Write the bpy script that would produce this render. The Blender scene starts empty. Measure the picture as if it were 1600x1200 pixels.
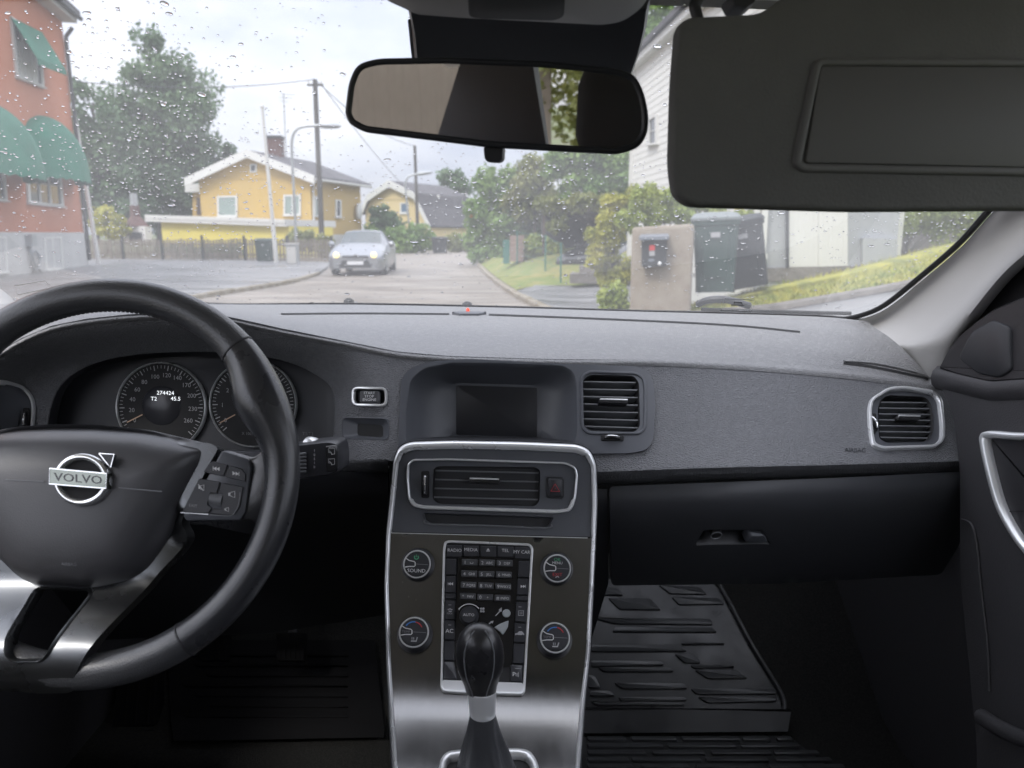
import bpy, bmesh, math, random
import numpy as np
from mathutils import Vector, Matrix
from mathutils.geometry import delaunay_2d_cdt
R = math.radians
random.seed(7)
scene = bpy.context.scene
COL = scene.collection
# ------------------------------------------------------------------ camera, sky, sun, exposure
F = 1200.0                      # focal length in pixels of the 1600 px wide photograph
PITCH, ROLL, CAMZ = R(11.07), R(1.8), 1.35
cd = bpy.data.cameras.new('camera'); cam = bpy.data.objects.new('camera', cd); COL.objects.link(cam)
cd.sensor_width = 36; cd.lens = 36 * F / 1600; cd.clip_start = 0.02; cd.clip_end = 3000
cam.location = (0, 0, CAMZ); cam.rotation_euler = (R(90) - PITCH, 0, 0)
cd.dof.use_dof = True; cd.dof.focus_distance = 0.92; cd.dof.aperture_fstop = 8
scene.camera = cam
SUN_EL, SUN_AZ = R(48), R(215)   # azimuth clockwise from straight ahead
w = bpy.data.worlds.new('World'); scene.world = w; w.use_nodes = True
nt = w.node_tree; nt.nodes.clear()
def N(nt, t, **kw):
    n = nt.nodes.new(t)
    for k, v in kw.items():
        if k in n.inputs: n.inputs[k].default_value = v
        else: setattr(n, k, v)
    return n
sky = N(nt, 'ShaderNodeTexSky', sky_type='NISHITA', sun_disc=False, sun_elevation=SUN_EL, sun_rotation=SUN_AZ,
        altitude=50, air_density=1.0, dust_density=3.0, ozone_density=1.5)
tc = N(nt, 'ShaderNodeTexCoord'); mp = N(nt, 'ShaderNodeMapping'); mp.inputs['Scale'].default_value = (1, 1, 2.6)
mp.inputs['Location'].default_value = (0.35, 0.1, 0.2)
nt.links.new(tc.outputs['Generated'], mp.inputs['Vector'])
nz = N(nt, 'ShaderNodeTexNoise', Scale=2.6, Detail=6.0, Roughness=0.55); nt.links.new(mp.outputs[0], nz.inputs['Vector'])
cr = N(nt, 'ShaderNodeValToRGB'); nt.links.new(nz.outputs[0], cr.inputs[0])
cr.color_ramp.elements[0].position = 0.36; cr.color_ramp.elements[0].color = (5.6, 6.0, 7.3, 1)
cr.color_ramp.elements[1].position = 0.62; cr.color_ramp.elements[1].color = (8.9, 9.0, 9.6, 1)
sep = N(nt, 'ShaderNodeSeparateXYZ'); nt.links.new(tc.outputs['Generated'], sep.inputs[0])
mr = N(nt, 'ShaderNodeMapRange'); nt.links.new(sep.outputs[2], mr.inputs[0])     # an overcast sky is brighter overhead
mr.inputs[1].default_value = 0.0; mr.inputs[2].default_value = 1.0; mr.inputs[3].default_value = 0.50; mr.inputs[4].default_value = 2.1
mul = N(nt, 'ShaderNodeMix', data_type='RGBA', blend_type='MULTIPLY'); mul.inputs[0].default_value = 1
nt.links.new(cr.outputs[0], mul.inputs[6]); nt.links.new(mr.outputs[0], mul.inputs[7])
mx = N(nt, 'ShaderNodeMix', data_type='RGBA'); mx.inputs[0].default_value = 0.88
nt.links.new(sky.outputs[0], mx.inputs[6]); nt.links.new(mul.outputs[2], mx.inputs[7])
bg = N(nt, 'ShaderNodeBackground', Strength=0.14); nt.links.new(mx.outputs[2], bg.inputs[0])
wo = N(nt, 'ShaderNodeOutputWorld'); nt.links.new(bg.outputs[0], wo.inputs[0])
sl = bpy.data.lights.new('sun', 'SUN'); sl.energy = 1.5; sl.angle = R(16); sl.color = (1, 0.96, 0.9)
sun = bpy.data.objects.new('sun', sl); COL.objects.link(sun)
sd = Vector((math.sin(SUN_AZ) * math.cos(SUN_EL), math.cos(SUN_AZ) * math.cos(SUN_EL), math.sin(SUN_EL)))
sun.rotation_euler = (-sd).to_track_quat('-Z', 'Y').to_euler(); sun.location = sd * 60
vs = scene.view_settings; vs.view_transform = 'Standard'; vs.look = 'None'; vs.exposure = 1.0; vs.gamma = 1; vs.use_curve_mapping = False
scene.render.engine = 'CYCLES'
cy = scene.cycles
cy.use_denoising = True; cy.max_bounces = 8; cy.diffuse_bounces = 3; cy.glossy_bounces = 4; cy.transmission_bounces = 8
cy.transparent_max_bounces = 16; cy.caustics_reflective = False; cy.caustics_refractive = False; cy.sample_clamp_indirect = 6
cy.use_adaptive_sampling = True; cy.adaptive_threshold = 0.025

# ------------------------------------------------------------------ pixel rays -> points
CAMP = Vector((0, 0, CAMZ))
RW = Matrix.Rotation(R(90) - PITCH, 3, 'X')
RC = RW @ Matrix.Rotation(ROLL, 3, 'Z')
CAR = RW @ RC.transposed()       # car frame (x right, y ahead, z up, origin at the lens) -> world
def cw(x, y, z): return CAR @ Vector((x, y, z)) + CAMP
def cray(px, py): return RC @ Vector(((px - 800) / F, (600 - py) / F, -1))
def wray(px, py): return RW @ Vector(((px - 800) / F, (600 - py) / F, -1))
def C(px, py, Y):                 # point inside the car, Y metres ahead
    d = cray(px, py); return CAR @ (d * (Y / d.y)) + CAMP
def G(px, py, Y):                 # point outside, Y metres ahead
    d = wray(px, py); return d * (Y / d.y) + CAMP
def Gz(px, py, z=0.0):            # point on a level z
    d = wray(px, py); return d * ((z - CAMZ) / d.z) + CAMP
def curve1(xs, ys):               # smooth 1-d interpolation
    xs = list(xs); ys = list(ys); n = len(xs)
    m = []
    for i in range(n):
        a, b = max(i - 1, 0), min(i + 1, n - 1)
        m.append((ys[b] - ys[a]) / (xs[b] - xs[a]))
    def f(x):
        if x <= xs[0]: return ys[0] + (x - xs[0]) * m[0]
        if x >= xs[-1]: return ys[-1] + (x - xs[-1]) * m[-1]
        i = 0
        while x > xs[i + 1]: i += 1
        h = xs[i + 1] - xs[i]; t = (x - xs[i]) / h
        return ((2*t**3 - 3*t*t + 1) * ys[i] + (t**3 - 2*t*t + t) * h * m[i] + (3*t*t - 2*t**3) * ys[i + 1] + (t**3 - t*t) * h * m[i + 1])
    return f
class Surf:                       # a curved surface of the cabin, given by its distance ahead
    def __init__(s, Yf): s.Yf = Yf
    def base(s, x, y): return C(x, y, s.Yf(x, y))
    def nrm(s, x, y):
        n = (s.base(x + 2, y) - s.base(x - 2, y)).cross(s.base(x, y - 2) - s.base(x, y + 2)).normalized()
        return n if n.dot(CAMP - s.base(x, y)) > 0 else -n
    def p(s, x, y, off=0.0):
        b = s.base(x, y)
        return b + s.nrm(x, y) * off if off else b
class Plane:                      # a flat surface; pixels are cast onto it
    def __init__(s, o, n):
        s.o = Vector(o); s.n = Vector(n).normalized()
        if s.n.dot(CAMP - s.o) < 0: s.n = -s.n
    def base(s, x, y):
        d = wray(x, y); return CAMP + d * ((s.o - CAMP).dot(s.n) / d.dot(s.n))
    def nrm(s, x, y): return s.n
    def p(s, x, y, off=0.0): return s.base(x, y) + s.n * off
class MeshS:                      # an existing mesh as a surface to draw on
    def __init__(s, V, Fc):
        from mathutils.bvhtree import BVHTree
        s.t = BVHTree.FromPolygons([tuple(v) for v in V], Fc)
    def hit(s, x, y):
        h = s.t.ray_cast(CAMP, wray(x, y).normalized())
        if h[0] is None: h = s.t.find_nearest(CAMP + wray(x, y))
        n = h[1] if h[1].dot(CAMP - h[0]) > 0 else -h[1]
        return h[0], n
    def nrm(s, x, y): return s.hit(x, y)[1]
    def p(s, x, y, off=0.0):
        b, n = s.hit(x, y); return b + n * off
def vwall(a, b):                  # vertical plane through two ground points
    d = Vector(b) - Vector(a); d.z = 0
    return Plane(a, d.cross(Vector((0, 0, 1))))

# ------------------------------------------------------------------ objects
WLOC = {}
def thing(name, label, cat, loc, group=None):
    o = bpy.data.objects.new(name, None); COL.objects.link(o)
    o.empty_display_size = 0.05; o.location = loc; WLOC[o.name] = Vector(loc)
    o['label'] = label; o['category'] = cat
    if group: o['group'] = group
    return o
def tag(o, label, cat, group=None):
    o['label'] = label; o['category'] = cat
    if group: o['group'] = group
    return o
def mk(name, V, Fc, mat, parent=None, smooth=40, kind=None, label=None, flip=False):
    V = [Vector(v) for v in V]
    lo = Vector((min(v.x for v in V), min(v.y for v in V), min(v.z for v in V)))
    hi = Vector((max(v.x for v in V), max(v.y for v in V), max(v.z for v in V)))
    o3 = Vector(((lo.x + hi.x) / 2, (lo.y + hi.y) / 2, lo.z))
    me = bpy.data.meshes.new(name)
    me.from_pydata([v - o3 for v in V], [], Fc); me.validate(); me.update()
    if smooth:
        me.shade_smooth(); me.set_sharp_from_angle(angle=R(smooth))
    me.materials.append(M[mat] if isinstance(mat, str) else mat)
    o = bpy.data.objects.new(name, me); COL.objects.link(o)
    o.location = o3; WLOC[o.name] = o3
    if parent is not None:
        o.parent = parent; o.location = o3 - WLOC[parent.name]
    if kind: o['kind'] = kind
    if label: o['label'] = label
    return o
class MB:                         # collects shapes into one mesh
    def __init__(s): s.V = []; s.F = []
    def add(s, V, Fc):
        k = len(s.V); s.V += [Vector(v) for v in V]; s.F += [tuple(i + k for i in f) for f in Fc]
        return s
    def build(s, name, mat, parent=None, **kw): return mk(name, s.V, s.F, mat, parent, **kw)
# ---- shape generators return (V, F)
def rings(rs, closed=True, cap0=False, cap1=False):
    n = len(rs[0]); V = [p for r in rs for p in r]; Fc = []
    for i in range(len(rs) - 1):
        for j in range(n if closed else n - 1):
            a, b = i * n + j, i * n + (j + 1) % n
            Fc.append((a, b, b + n, a + n))
    if cap0: Fc.append(tuple(reversed(range(n))))
    if cap1: Fc.append(tuple(range((len(rs) - 1) * n, len(rs) * n)))
    return V, Fc
def tube(path, r, n=8, closed=False, sx=1.0, up=None, caps=True):
    P = [Vector(p) for p in path]; m = len(P); rr = r if callable(r) else (lambda t: r)
    out = []; prev = None
    for i in range(m):
        if closed: t = P[(i + 1) % m] - P[i - 1]
        else: t = P[min(i + 1, m - 1)] - P[max(i - 1, 0)]
        t.normalize()
        if up is not None: a = Vector(up)
        elif prev is None: a = Vector((0, 0, 1)) if abs(t.z) < 0.9 else Vector((1, 0, 0))
        else: a = prev
        a = (a - t * a.dot(t)).normalized(); prev = a; b = t.cross(a)
        q = rr(i / max(m - 1, 1))
        out.append([P[i] + a * (q * math.cos(2*math.pi*k/n)) + b * (q * sx * math.sin(2*math.pi*k/n)) for k in range(n)])
    if closed: out.append(out[0])
    return rings(out, True, caps and not closed, caps and not closed)
def lathe(c, ax, prof, n=28, ref=None):   # prof: list of (radius, height)
    ax = Vector(ax).normalized(); a = Vector((1, 0, 0)) if abs(ax.x) < 0.8 else Vector((0, 1, 0))
    a = (a - ax * a.dot(ax)).normalized(); b = ax.cross(a); c = Vector(c)
    return rings([[c + ax * h + (a * math.cos(2*math.pi*k/n) + b * math.sin(2*math.pi*k/n)) * r for k in range(n)] for r, h in prof], True, True, True)
def box(c, s, rot=None):
    c = Vector(c); V = []
    for z in (-1, 1):
        for x, y in ((-1, -1), (1, -1), (1, 1), (-1, 1)):
            v = Vector((x * s[0] / 2, y * s[1] / 2, z * s[2] / 2)); V.append(c + (rot @ v if rot else v))
    return V, [(3, 2, 1, 0), (4, 5, 6, 7), (0, 1, 5, 4), (1, 2, 6, 5), (2, 3, 7, 6), (3, 0, 4, 7)]
def hexa(lo, hi):                 # two quads
    return list(lo) + list(hi), [(3, 2, 1, 0), (4, 5, 6, 7), (0, 1, 5, 4), (1, 2, 6, 5), (2, 3, 7, 6), (3, 0, 4, 7)]
# ---- 2-d outlines in pixels
def area(P): return sum(P[i-1][0] * P[i][1] - P[i][0] * P[i-1][1] for i in range(len(P))) / 2
def inset(P, d):
    s = 1 if area(P) > 0 else -1; n = len(P); out = []
    for i in range(n):
        (ax, ay), (bx, by), (cx, cy_) = P[i-1], P[i], P[(i+1) % n]
        n1 = (-(by - ay), bx - ax); n2 = (-(cy_ - by), cx - bx)
        l1 = math.hypot(*n1) or 1e-9; l2 = math.hypot(*n2) or 1e-9
        nx, ny = n1[0]/l1 + n2[0]/l2, n1[1]/l1 + n2[1]/l2
        q = nx*nx + ny*ny
        k = 2 / q if q > 0.35 else 2 / 0.35
        dd = d(i / n, bx, by) if callable(d) else d
        out.append((bx + s * nx * k * dd, by + s * ny * k * dd))
    return out
def rpoly(P, r=6, seg=4):
    out = []; n = len(P)
    for i in range(n):
        A, B, D = P[i-1], P[i], P[(i+1) % n]
        la, lb = math.dist(A, B), math.dist(B, D); q = min(r, la * .45, lb * .45)
        s = (B[0] + (A[0]-B[0]) * q / la, B[1] + (A[1]-B[1]) * q / la)
        e = (B[0] + (D[0]-B[0]) * q / lb, B[1] + (D[1]-B[1]) * q / lb)
        for k in range(seg + 1):
            t = k / seg
            out.append(((1-t)**2 * s[0] + 2*t*(1-t) * B[0] + t*t * e[0], (1-t)**2 * s[1] + 2*t*(1-t) * B[1] + t*t * e[1]))
    return out
def rect(x0, y0, x1, y1, r=0, sk=0.03):   # sk: the car stands rolled in the picture
    f = lambda x, y: (x, y + (x - (x0 + x1) / 2) * sk)
    P = [f(x0, y0), f(x1, y0), f(x1, y1), f(x0, y1)]
    return rpoly(P, r) if r else P
def spline(P, n=8, closed=False):
    out = []; m = len(P); P = [tuple(p) for p in P]
    for i in range(m if closed else m - 1):
        p0 = P[(i-1) % m] if closed or i > 0 else P[0]; p1 = P[i]; p2 = P[(i+1) % m]
        p3 = P[(i+2) % m] if closed or i + 2 < m else P[-1]
        for k in range(n):
            t = k / n
            out.append(tuple(0.5 * (2*b + (c-a)*t + (2*a - 5*b + 4*c - d)*t*t + (3*b - a - 3*c + d)*t**3) for a, b, c, d in zip(p0, p1, p2, p3)))
    if not closed: out.append(P[-1])
    return out
def circ(x, y, rx, ry=None, n=32, a0=0, a1=360):
    ry = ry or rx; full = abs(a1 - a0) >= 360
    return [(x + rx * math.cos(R(a0 + (a1-a0) * k / (n if full else n - 1))), y - ry * math.sin(R(a0 + (a1-a0) * k / (n if full else n - 1)))) for k in range(n)]
def inpoly(x, y, P):
    c = False; n = len(P); j = n - 1
    for i in range(n):
        if (P[i][1] > y) != (P[j][1] > y) and x < (P[j][0]-P[i][0]) * (y-P[i][1]) / (P[j][1]-P[i][1]) + P[i][0]: c = not c
        j = i
    return c
# ---- shapes laid on a surface
def facecam(V, Fc, k):            # turn the faces so that face k looks at the viewer
    f = Fc[k]; c = sum((V[i] for i in f), Vector()) / len(f); n = Vector()
    for i in range(len(f)): n += (V[f[i]] - c).cross(V[f[(i + 1) % len(f)]] - c)
    return (V, Fc) if n.dot(CAMP - c) > 0 else (V, [tuple(reversed(q)) for q in Fc])
def plate(S, P, h=0.002, r=1.0, b=0.0, dome=0):
    rs = [[S.p(x, y, b) for x, y in P], [S.p(x, y, h * .55 if not dome else h * .3) for x, y in P]]
    if r:
        rs[1] = [S.p(x, y, b + (h - b) * .6) for x, y in P]
        rs.append([S.p(x, y, b + (h - b) * .88) for x, y in inset(P, r * .35)])
        rs.append([S.p(x, y, h) for x, y in inset(P, r)])
    else: rs[1] = [S.p(x, y, h) for x, y in P]
    return facecam(*rings(rs, True, False, True), -1)
def flat(S, polys, off):
    V = []; Fc = []
    for P in polys:
        k = len(V); V += [S.p(x, y, off) for x, y in P]; Fc.append(tuple(range(k, k + len(P))))
    return V, Fc
def band(S, P, wpx, h, b=0.0, closed=True):     # raised rounded ring inside outline P
    P = dens(P); b -= .0008
    ww = (lambda k: (lambda t, x, y: wpx(t, x, y) * k)) if callable(wpx) else (lambda k: wpx * k)
    rs = [[S.p(x, y, b) for x, y in P]]
    for k, o in ((.04, .6), (.2, .92), (.5, 1.0), (.8, .92), (.96, .6)):
        rs.append([S.p(x, y, b + (h - b) * o) for x, y in inset(P, ww(k))])
    rs.append([S.p(x, y, b) for x, y in inset(P, ww(1))])
    return facecam(*rings(rs), len(P) * 3)
def stroke(S, pts, wpx, off, closed=False):     # painted line
    n = len(pts); A = []; B = []
    for i in range(n):
        a = pts[(i-1) % n] if closed or i else pts[0]; b = pts[(i+1) % n] if closed or i < n-1 else pts[-1]
        dx, dy = b[0]-a[0], b[1]-a[1]; l = math.hypot(dx, dy) or 1
        nx, ny = -dy/l*wpx/2, dx/l*wpx/2
        A.append(S.p(pts[i][0]+nx, pts[i][1]+ny, off)); B.append(S.p(pts[i][0]-nx, pts[i][1]-ny, off))
    V = A + B; Fc = [(i, (i+1) % n, (i+1) % n + n, i + n) for i in range(n if closed else n-1)]
    return V, Fc
def dens(P, step=10.0):           # closed outline with no long edges
    out = []
    for a, b in zip(P, list(P[1:]) + [P[0]]):
        k = max(1, int(math.dist(a, b) / step)); out += [(a[0] + (b[0]-a[0]) * i / k, a[1] + (b[1]-a[1]) * i / k) for i in range(k)]
    return out
def recess(S, P, depth, draft=2.0, cap=True, lip=0.8):
    rs = [[S.p(x, y, 0.0004) for x, y in inset(P, -lip)], [S.p(x, y, -0.0006) for x, y in P],
          [S.p(x, y, -depth * .2) for x, y in inset(P, draft * .25)], [S.p(x, y, -depth) for x, y in inset(P, draft)]]
    return rings(rs, True, False, cap)
def sheet(S, outer, holes=(), sp=14, off=0.0, back=0.0):
    if area(outer) < 0: outer = outer[::-1]
    outer = dens(outer, sp)
    pts = list(outer); edges = [(i, (i+1) % len(outer)) for i in range(len(outer))]
    for h in holes:
        k = len(pts); pts += list(h); edges += [(k + i, k + (i+1) % len(h)) for i in range(len(h))]
    x0, x1 = min(p[0] for p in outer), max(p[0] for p in outer); y0, y1 = min(p[1] for p in outer), max(p[1] for p in outer)
    loops = [outer] + list(holes)
    segs = np.array([(a[0], a[1], b[0], b[1]) for L in loops for a, b in zip(L, list(L[1:]) + [L[0]])])
    y = y0 + sp * .5; odd = 0
    while y < y1:
        x = x0 + sp * (.25 + .5 * odd)
        while x < x1:
            if inpoly(x, y, outer) and not any(inpoly(x, y, h) for h in holes):
                d = segs[:, 2:] - segs[:, :2]; t = np.clip(((x - segs[:, 0]) * d[:, 0] + (y - segs[:, 1]) * d[:, 1]) / np.maximum((d*d).sum(1), 1e-9), 0, 1)
                if np.hypot(segs[:, 0] + t * d[:, 0] - x, segs[:, 1] + t * d[:, 1] - y).min() > sp * .35: pts.append((x, y))
            x += sp
        y += sp; odd ^= 1
    V2, E2, F2, *_ = delaunay_2d_cdt([Vector(p) for p in pts], edges, [], 0, 1e-4)
    Fc = []
    for f in F2:
        cx = sum(V2[i].x for i in f) / 3; cy_ = sum(V2[i].y for i in f) / 3
        if inpoly(cx, cy_, outer) and not any(inpoly(cx, cy_, h) for h in holes): Fc.append(tuple(f))
    V = [S.p(v.x, v.y, off) for v in V2]
    # face the viewer
    f = Fc[0]; nn = (V[f[1]] - V[f[0]]).cross(V[f[2]] - V[f[0]])
    if nn.dot(CAMP - V[f[0]]) < 0: Fc = [tuple(reversed(q)) for q in Fc]
    if back:
        k = len(V); n = len(outer)
        V = V + [S.p(x, y, off) for x, y in outer] + [S.p(x, y, off - back) for x, y in outer]
        Fc += [(k + i, k + (i+1) % n, k + n + (i+1) % n, k + n + i) for i in range(n)]
    return V, Fc
def loft(rows, nu=40, nv=6, closed=False):   # rows of 3-d control points -> smooth grid
    rs = []
    for r in rows:
        sp = spline([tuple(p) for p in r], 12, closed)
        d = [0.0]
        for a, b in zip(sp, sp[1:]): d.append(d[-1] + math.dist(a, b))
        q = []; j = 0
        for k in range(nu + 1):
            t = d[-1] * k / nu
            while j < len(d) - 2 and d[j+1] < t: j += 1
            u = (t - d[j]) / max(d[j+1] - d[j], 1e-9)
            q.append(tuple(a + (b - a) * u for a, b in zip(sp[j], sp[j+1])))
        rs.append(q)
    cols = [spline([r[k] for r in rs], nv) for k in range(nu + 1)]
    m = len(cols[0])
    return rings([[Vector(cols[k][i]) for k in range(nu + 1)] for i in range(m)], False)
_tx = {}
def glyphs(s):
    if s not in _tx:
        cu = bpy.data.curves.new('lettering', 'FONT'); cu.body = s; cu.resolution_u = 2; cu.align_x = 'CENTER'; cu.align_y = 'CENTER'
        o = bpy.data.objects.new('lettering', cu); me = o.to_mesh()
        _tx[s] = ([(v.co.x, v.co.y) for v in me.vertices], [tuple(p.vertices) for p in me.polygons])
        o.to_mesh_clear(); bpy.data.objects.remove(o); bpy.data.curves.remove(cu)
    return _tx[s]
def text(S, s, x, y, size, off, xs=1.0, sk=0.03, bold=0):
    V, Fc = glyphs(s)
    return [S.p(x + a * size * xs, y - b * size + a * size * xs * sk, off) for a, b in V], Fc

# ------------------------------------------------------------------ materials
M = {}
def mat(name, col, rough=0.6, metal=0.0, spec=0.5, bump=None, var=None, coat=0.0, aniso=0.0, emit=None, sheen=0.0, rvar=0.0):
    m = bpy.data.materials.new(name); m.use_nodes = True; nt = m.node_tree; b = nt.nodes['Principled BSDF']
    b.inputs['Base Color'].default_value = (*col, 1); b.inputs['Roughness'].default_value = rough; b.inputs['Metallic'].default_value = metal
    b.inputs['Specular IOR Level'].default_value = spec; b.inputs['Coat Weight'].default_value = coat; b.inputs['Coat Roughness'].default_value = 0.22
    b.inputs['Anisotropic'].default_value = aniso; b.inputs['Sheen Weight'].default_value = sheen
    if emit: b.inputs['Emission Color'].default_value = (*emit[0], 1); b.inputs['Emission Strength'].default_value = emit[1]
    tcn = N(nt, 'ShaderNodeTexCoord')
    def vec(sc):
        if isinstance(sc, (int, float)): sc = (sc, sc, sc)
        q = N(nt, 'ShaderNodeMapping'); q.inputs['Scale'].default_value = sc; nt.links.new(tcn.outputs['Object'], q.inputs[0]); return q.outputs[0]
    if var:                       # (scale, other colour, low, high)
        nz = N(nt, 'ShaderNodeTexNoise', Scale=1.0, Detail=5.0, Roughness=0.6); nt.links.new(vec(var[0]), nz.inputs['Vector'])
        rmp = N(nt, 'ShaderNodeValToRGB'); rmp.color_ramp.elements[0].position = var[2]; rmp.color_ramp.elements[1].position = var[3]
        rmp.color_ramp.elements[0].color = (*col, 1); rmp.color_ramp.elements[1].color = (*var[1], 1)
        nt.links.new(nz.outputs[0], rmp.inputs[0]); nt.links.new(rmp.outputs[0], b.inputs['Base Color'])
    if rvar:
        nz = N(nt, 'ShaderNodeTexNoise', Scale=1.0, Detail=4.0); nt.links.new(vec(rvar[0]), nz.inputs['Vector'])
        q = N(nt, 'ShaderNodeMapRange'); nt.links.new(nz.outputs[0], q.inputs[0]); q.inputs[1].default_value = .3; q.inputs[2].default_value = .7
        q.inputs[3].default_value = rvar[1]; q.inputs[4].default_value = rvar[2]; nt.links.new(q.outputs[0], b.inputs['Roughness'])
    if bump:                      # (kind, scale, strength, distance)
        k, sc, st, di = bump
        if k == 'voronoi':
            t = N(nt, 'ShaderNodeTexVoronoi', Scale=1.0); nt.links.new(vec(sc), t.inputs['Vector']); o = t.outputs['Distance']
        elif k == 'wave':
            t = N(nt, 'ShaderNodeTexWave', Scale=1.0, Distortion=1.5); nt.links.new(vec(sc), t.inputs['Vector']); o = t.outputs[0]
        else:
            t = N(nt, 'ShaderNodeTexNoise', Scale=1.0, Detail=3.0); nt.links.new(vec(sc), t.inputs['Vector']); o = t.outputs[0]
        bp = N(nt, 'ShaderNodeBump', Strength=st, Distance=di); nt.links.new(o, bp.inputs['Height']); nt.links.new(bp.outputs[0], b.inputs['Normal'])
    M[name] = m; return m
# cabin
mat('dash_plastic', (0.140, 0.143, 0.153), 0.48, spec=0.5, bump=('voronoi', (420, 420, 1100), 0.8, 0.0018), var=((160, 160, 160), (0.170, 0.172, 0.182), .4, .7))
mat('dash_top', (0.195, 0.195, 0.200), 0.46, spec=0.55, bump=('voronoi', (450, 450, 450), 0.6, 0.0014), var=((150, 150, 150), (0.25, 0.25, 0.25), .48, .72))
mat('smooth_plastic', (0.092, 0.097, 0.110), 0.42, spec=0.5, bump=('noise', 900, 0.08, 0.0004))
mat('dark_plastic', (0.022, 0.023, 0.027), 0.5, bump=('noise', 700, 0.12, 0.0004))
mat('button_plastic', (0.030, 0.031, 0.036), 0.38, bump=('noise', 1200, 0.06, 0.0003))
mat('black_void', (0.006, 0.006, 0.007), 0.7)
mat('piano_black', (0.010, 0.010, 0.012), 0.12, spec=0.5, coat=0.3)
mat('screen_glass', (0.028, 0.029, 0.034), 0.28, spec=0.4)
mat('chrome', (0.82, 0.83, 0.84), 0.16, metal=0.85, rvar=((30, 30, 30), .12, .2))
mat('satin_chrome', (0.82, 0.83, 0.84), 0.32, metal=0.55, rvar=((14, 14, 14), .26, .34))
mat('brushed_metal', (0.215, 0.214, 0.214), 0.22, metal=1.0, aniso=0.3, rvar=((700, 12, 12), .20, .25), bump=('noise', (900, 25, 25), .03, .0003), var=((240, 240, 240), (0.5, 0.5, 0.5), .70, .75))
mat('leather', (0.048, 0.050, 0.055), 0.40, spec=0.5, bump=('voronoi', 650, 0.30, 0.0009), rvar=((18, 18, 18), .28, .44), coat=0.35)
mat('leather_trim', (0.030, 0.031, 0.035), 0.32, bump=('noise', 420, 0.22, 0.0009), rvar=((30, 30, 30), .22, .42), coat=0.35)
mat('stitch', (0.03, 0.03, 0.034), 0.6)
mat('gloss_knob', (0.020, 0.020, 0.022), 0.3, coat=0.2, rvar=((30, 30, 30), .24, .4))
mat('print_white', (0.62, 0.62, 0.62), 0.5)
mat('print_grey', (0.33, 0.33, 0.34), 0.5)
mat('print_dim', (0.17, 0.17, 0.18), 0.5)
mat('print_red', (0.45, 0.04, 0.05), 0.5)
mat('print_green', (0.08, 0.35, 0.18), 0.5)
mat('print_blue', (0.05, 0.20, 0.55), 0.5)
mat('needle_tan', (0.45, 0.30, 0.20), 0.5)
mat('lit_digits', (0.8, 0.8, 0.8), 0.5, emit=((0.9, 0.95, 1.0), 0.55))
mat('red_led', (0.5, 0.03, 0.02), 0.3, emit=((1, 0.12, 0.06), 0.5))
mat('visor_fabric', (0.14, 0.14, 0.136), 0.85, spec=0.2, bump=('noise', 420, 0.5, 0.0012), var=((9, 9, 9), (0.165, 0.165, 0.16), .35, .7))
mat('pillar_cloth', (0.37, 0.365, 0.36), 0.9, spec=0.2, bump=('noise', 800, 0.22, 0.0006), sheen=0.2)
mat('headliner_cloth', (0.76, 0.75, 0.73), 0.95, spec=0.1, bump=('noise', 600, 0.2, 0.0006))
mat('grey_plastic', (0.30, 0.295, 0.285), 0.55, bump=('noise', 700, 0.08, 0.0004))
mat('mirror_silver', (0.72, 0.72, 0.70), 0.015, metal=1.0)
mat('mirror_black', (0.022, 0.024, 0.029), 0.42, bump=('noise', 600, 0.05, 0.0003))
mat('door_plastic', (0.042, 0.041, 0.045), 0.55, bump=('voronoi', 420, 0.25, 0.0006))
mat('carpet', (0.018, 0.018, 0.018), 1.0, spec=0.1, bump=('noise', 500, 0.9, 0.003), var=((300, 300, 300), (0.03, 0.03, 0.028), .4, .65))
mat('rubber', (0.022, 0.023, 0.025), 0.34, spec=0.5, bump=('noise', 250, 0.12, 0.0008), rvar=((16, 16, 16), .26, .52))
mat('seat_cloth', (0.035, 0.035, 0.038), 0.9, bump=('noise', 300, 0.3, 0.001))
mat('key_plastic', (0.060, 0.061, 0.066), 0.34, bump=('noise', 1200, 0.06, 0.0003))
mat('seat_silver', (0.60, 0.64, 0.68), 0.3, metal=0.6)
mat('satin_trim', (0.15, 0.155, 0.16), 0.30, metal=0.95, rvar=((20, 20, 20), .2, .36))
mat('pad_plastic', (0.066, 0.066, 0.072), 0.38, bump=('voronoi', 900, 0.15, 0.0004))
mat('emblem_silver', (0.20, 0.215, 0.19), 0.14, metal=1.0, rvar=((60, 60, 60), .15, .3))
mat('overhead_plastic', (0.30, 0.30, 0.30), 0.42, bump=('noise', 600, 0.06, 0.0003))
mat('visor_plastic', (0.13, 0.129, 0.125), 0.6, bump=('noise', 600, 0.06, 0.0003))
mat('tri_plastic', (0.022, 0.021, 0.024), 0.5, bump=('noise', 600, 0.08, 0.0003))
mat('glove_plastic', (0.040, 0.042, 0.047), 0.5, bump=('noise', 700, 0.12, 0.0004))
mat('rubber_shaded', (0.008, 0.008, 0.009), 0.9, spec=0.12, bump=('noise', 250, 0.12, 0.0008))  # darker copy of the rubber; the driver footwell's shade is in its colour
mat('slat_plastic', (0.15, 0.155, 0.165), 0.38)
mat('rubber_rib', (0.048, 0.050, 0.053), 0.30, bump=('noise', 250, 0.12, 0.0008))
class Off:
    def __init__(s, S, o): s.S = S; s.o = o
    def nrm(s, x, y): return s.S.nrm(x, y)
    def p(s, x, y, off=0.0): return s.S.p(x, y, off + s.o)
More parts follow.
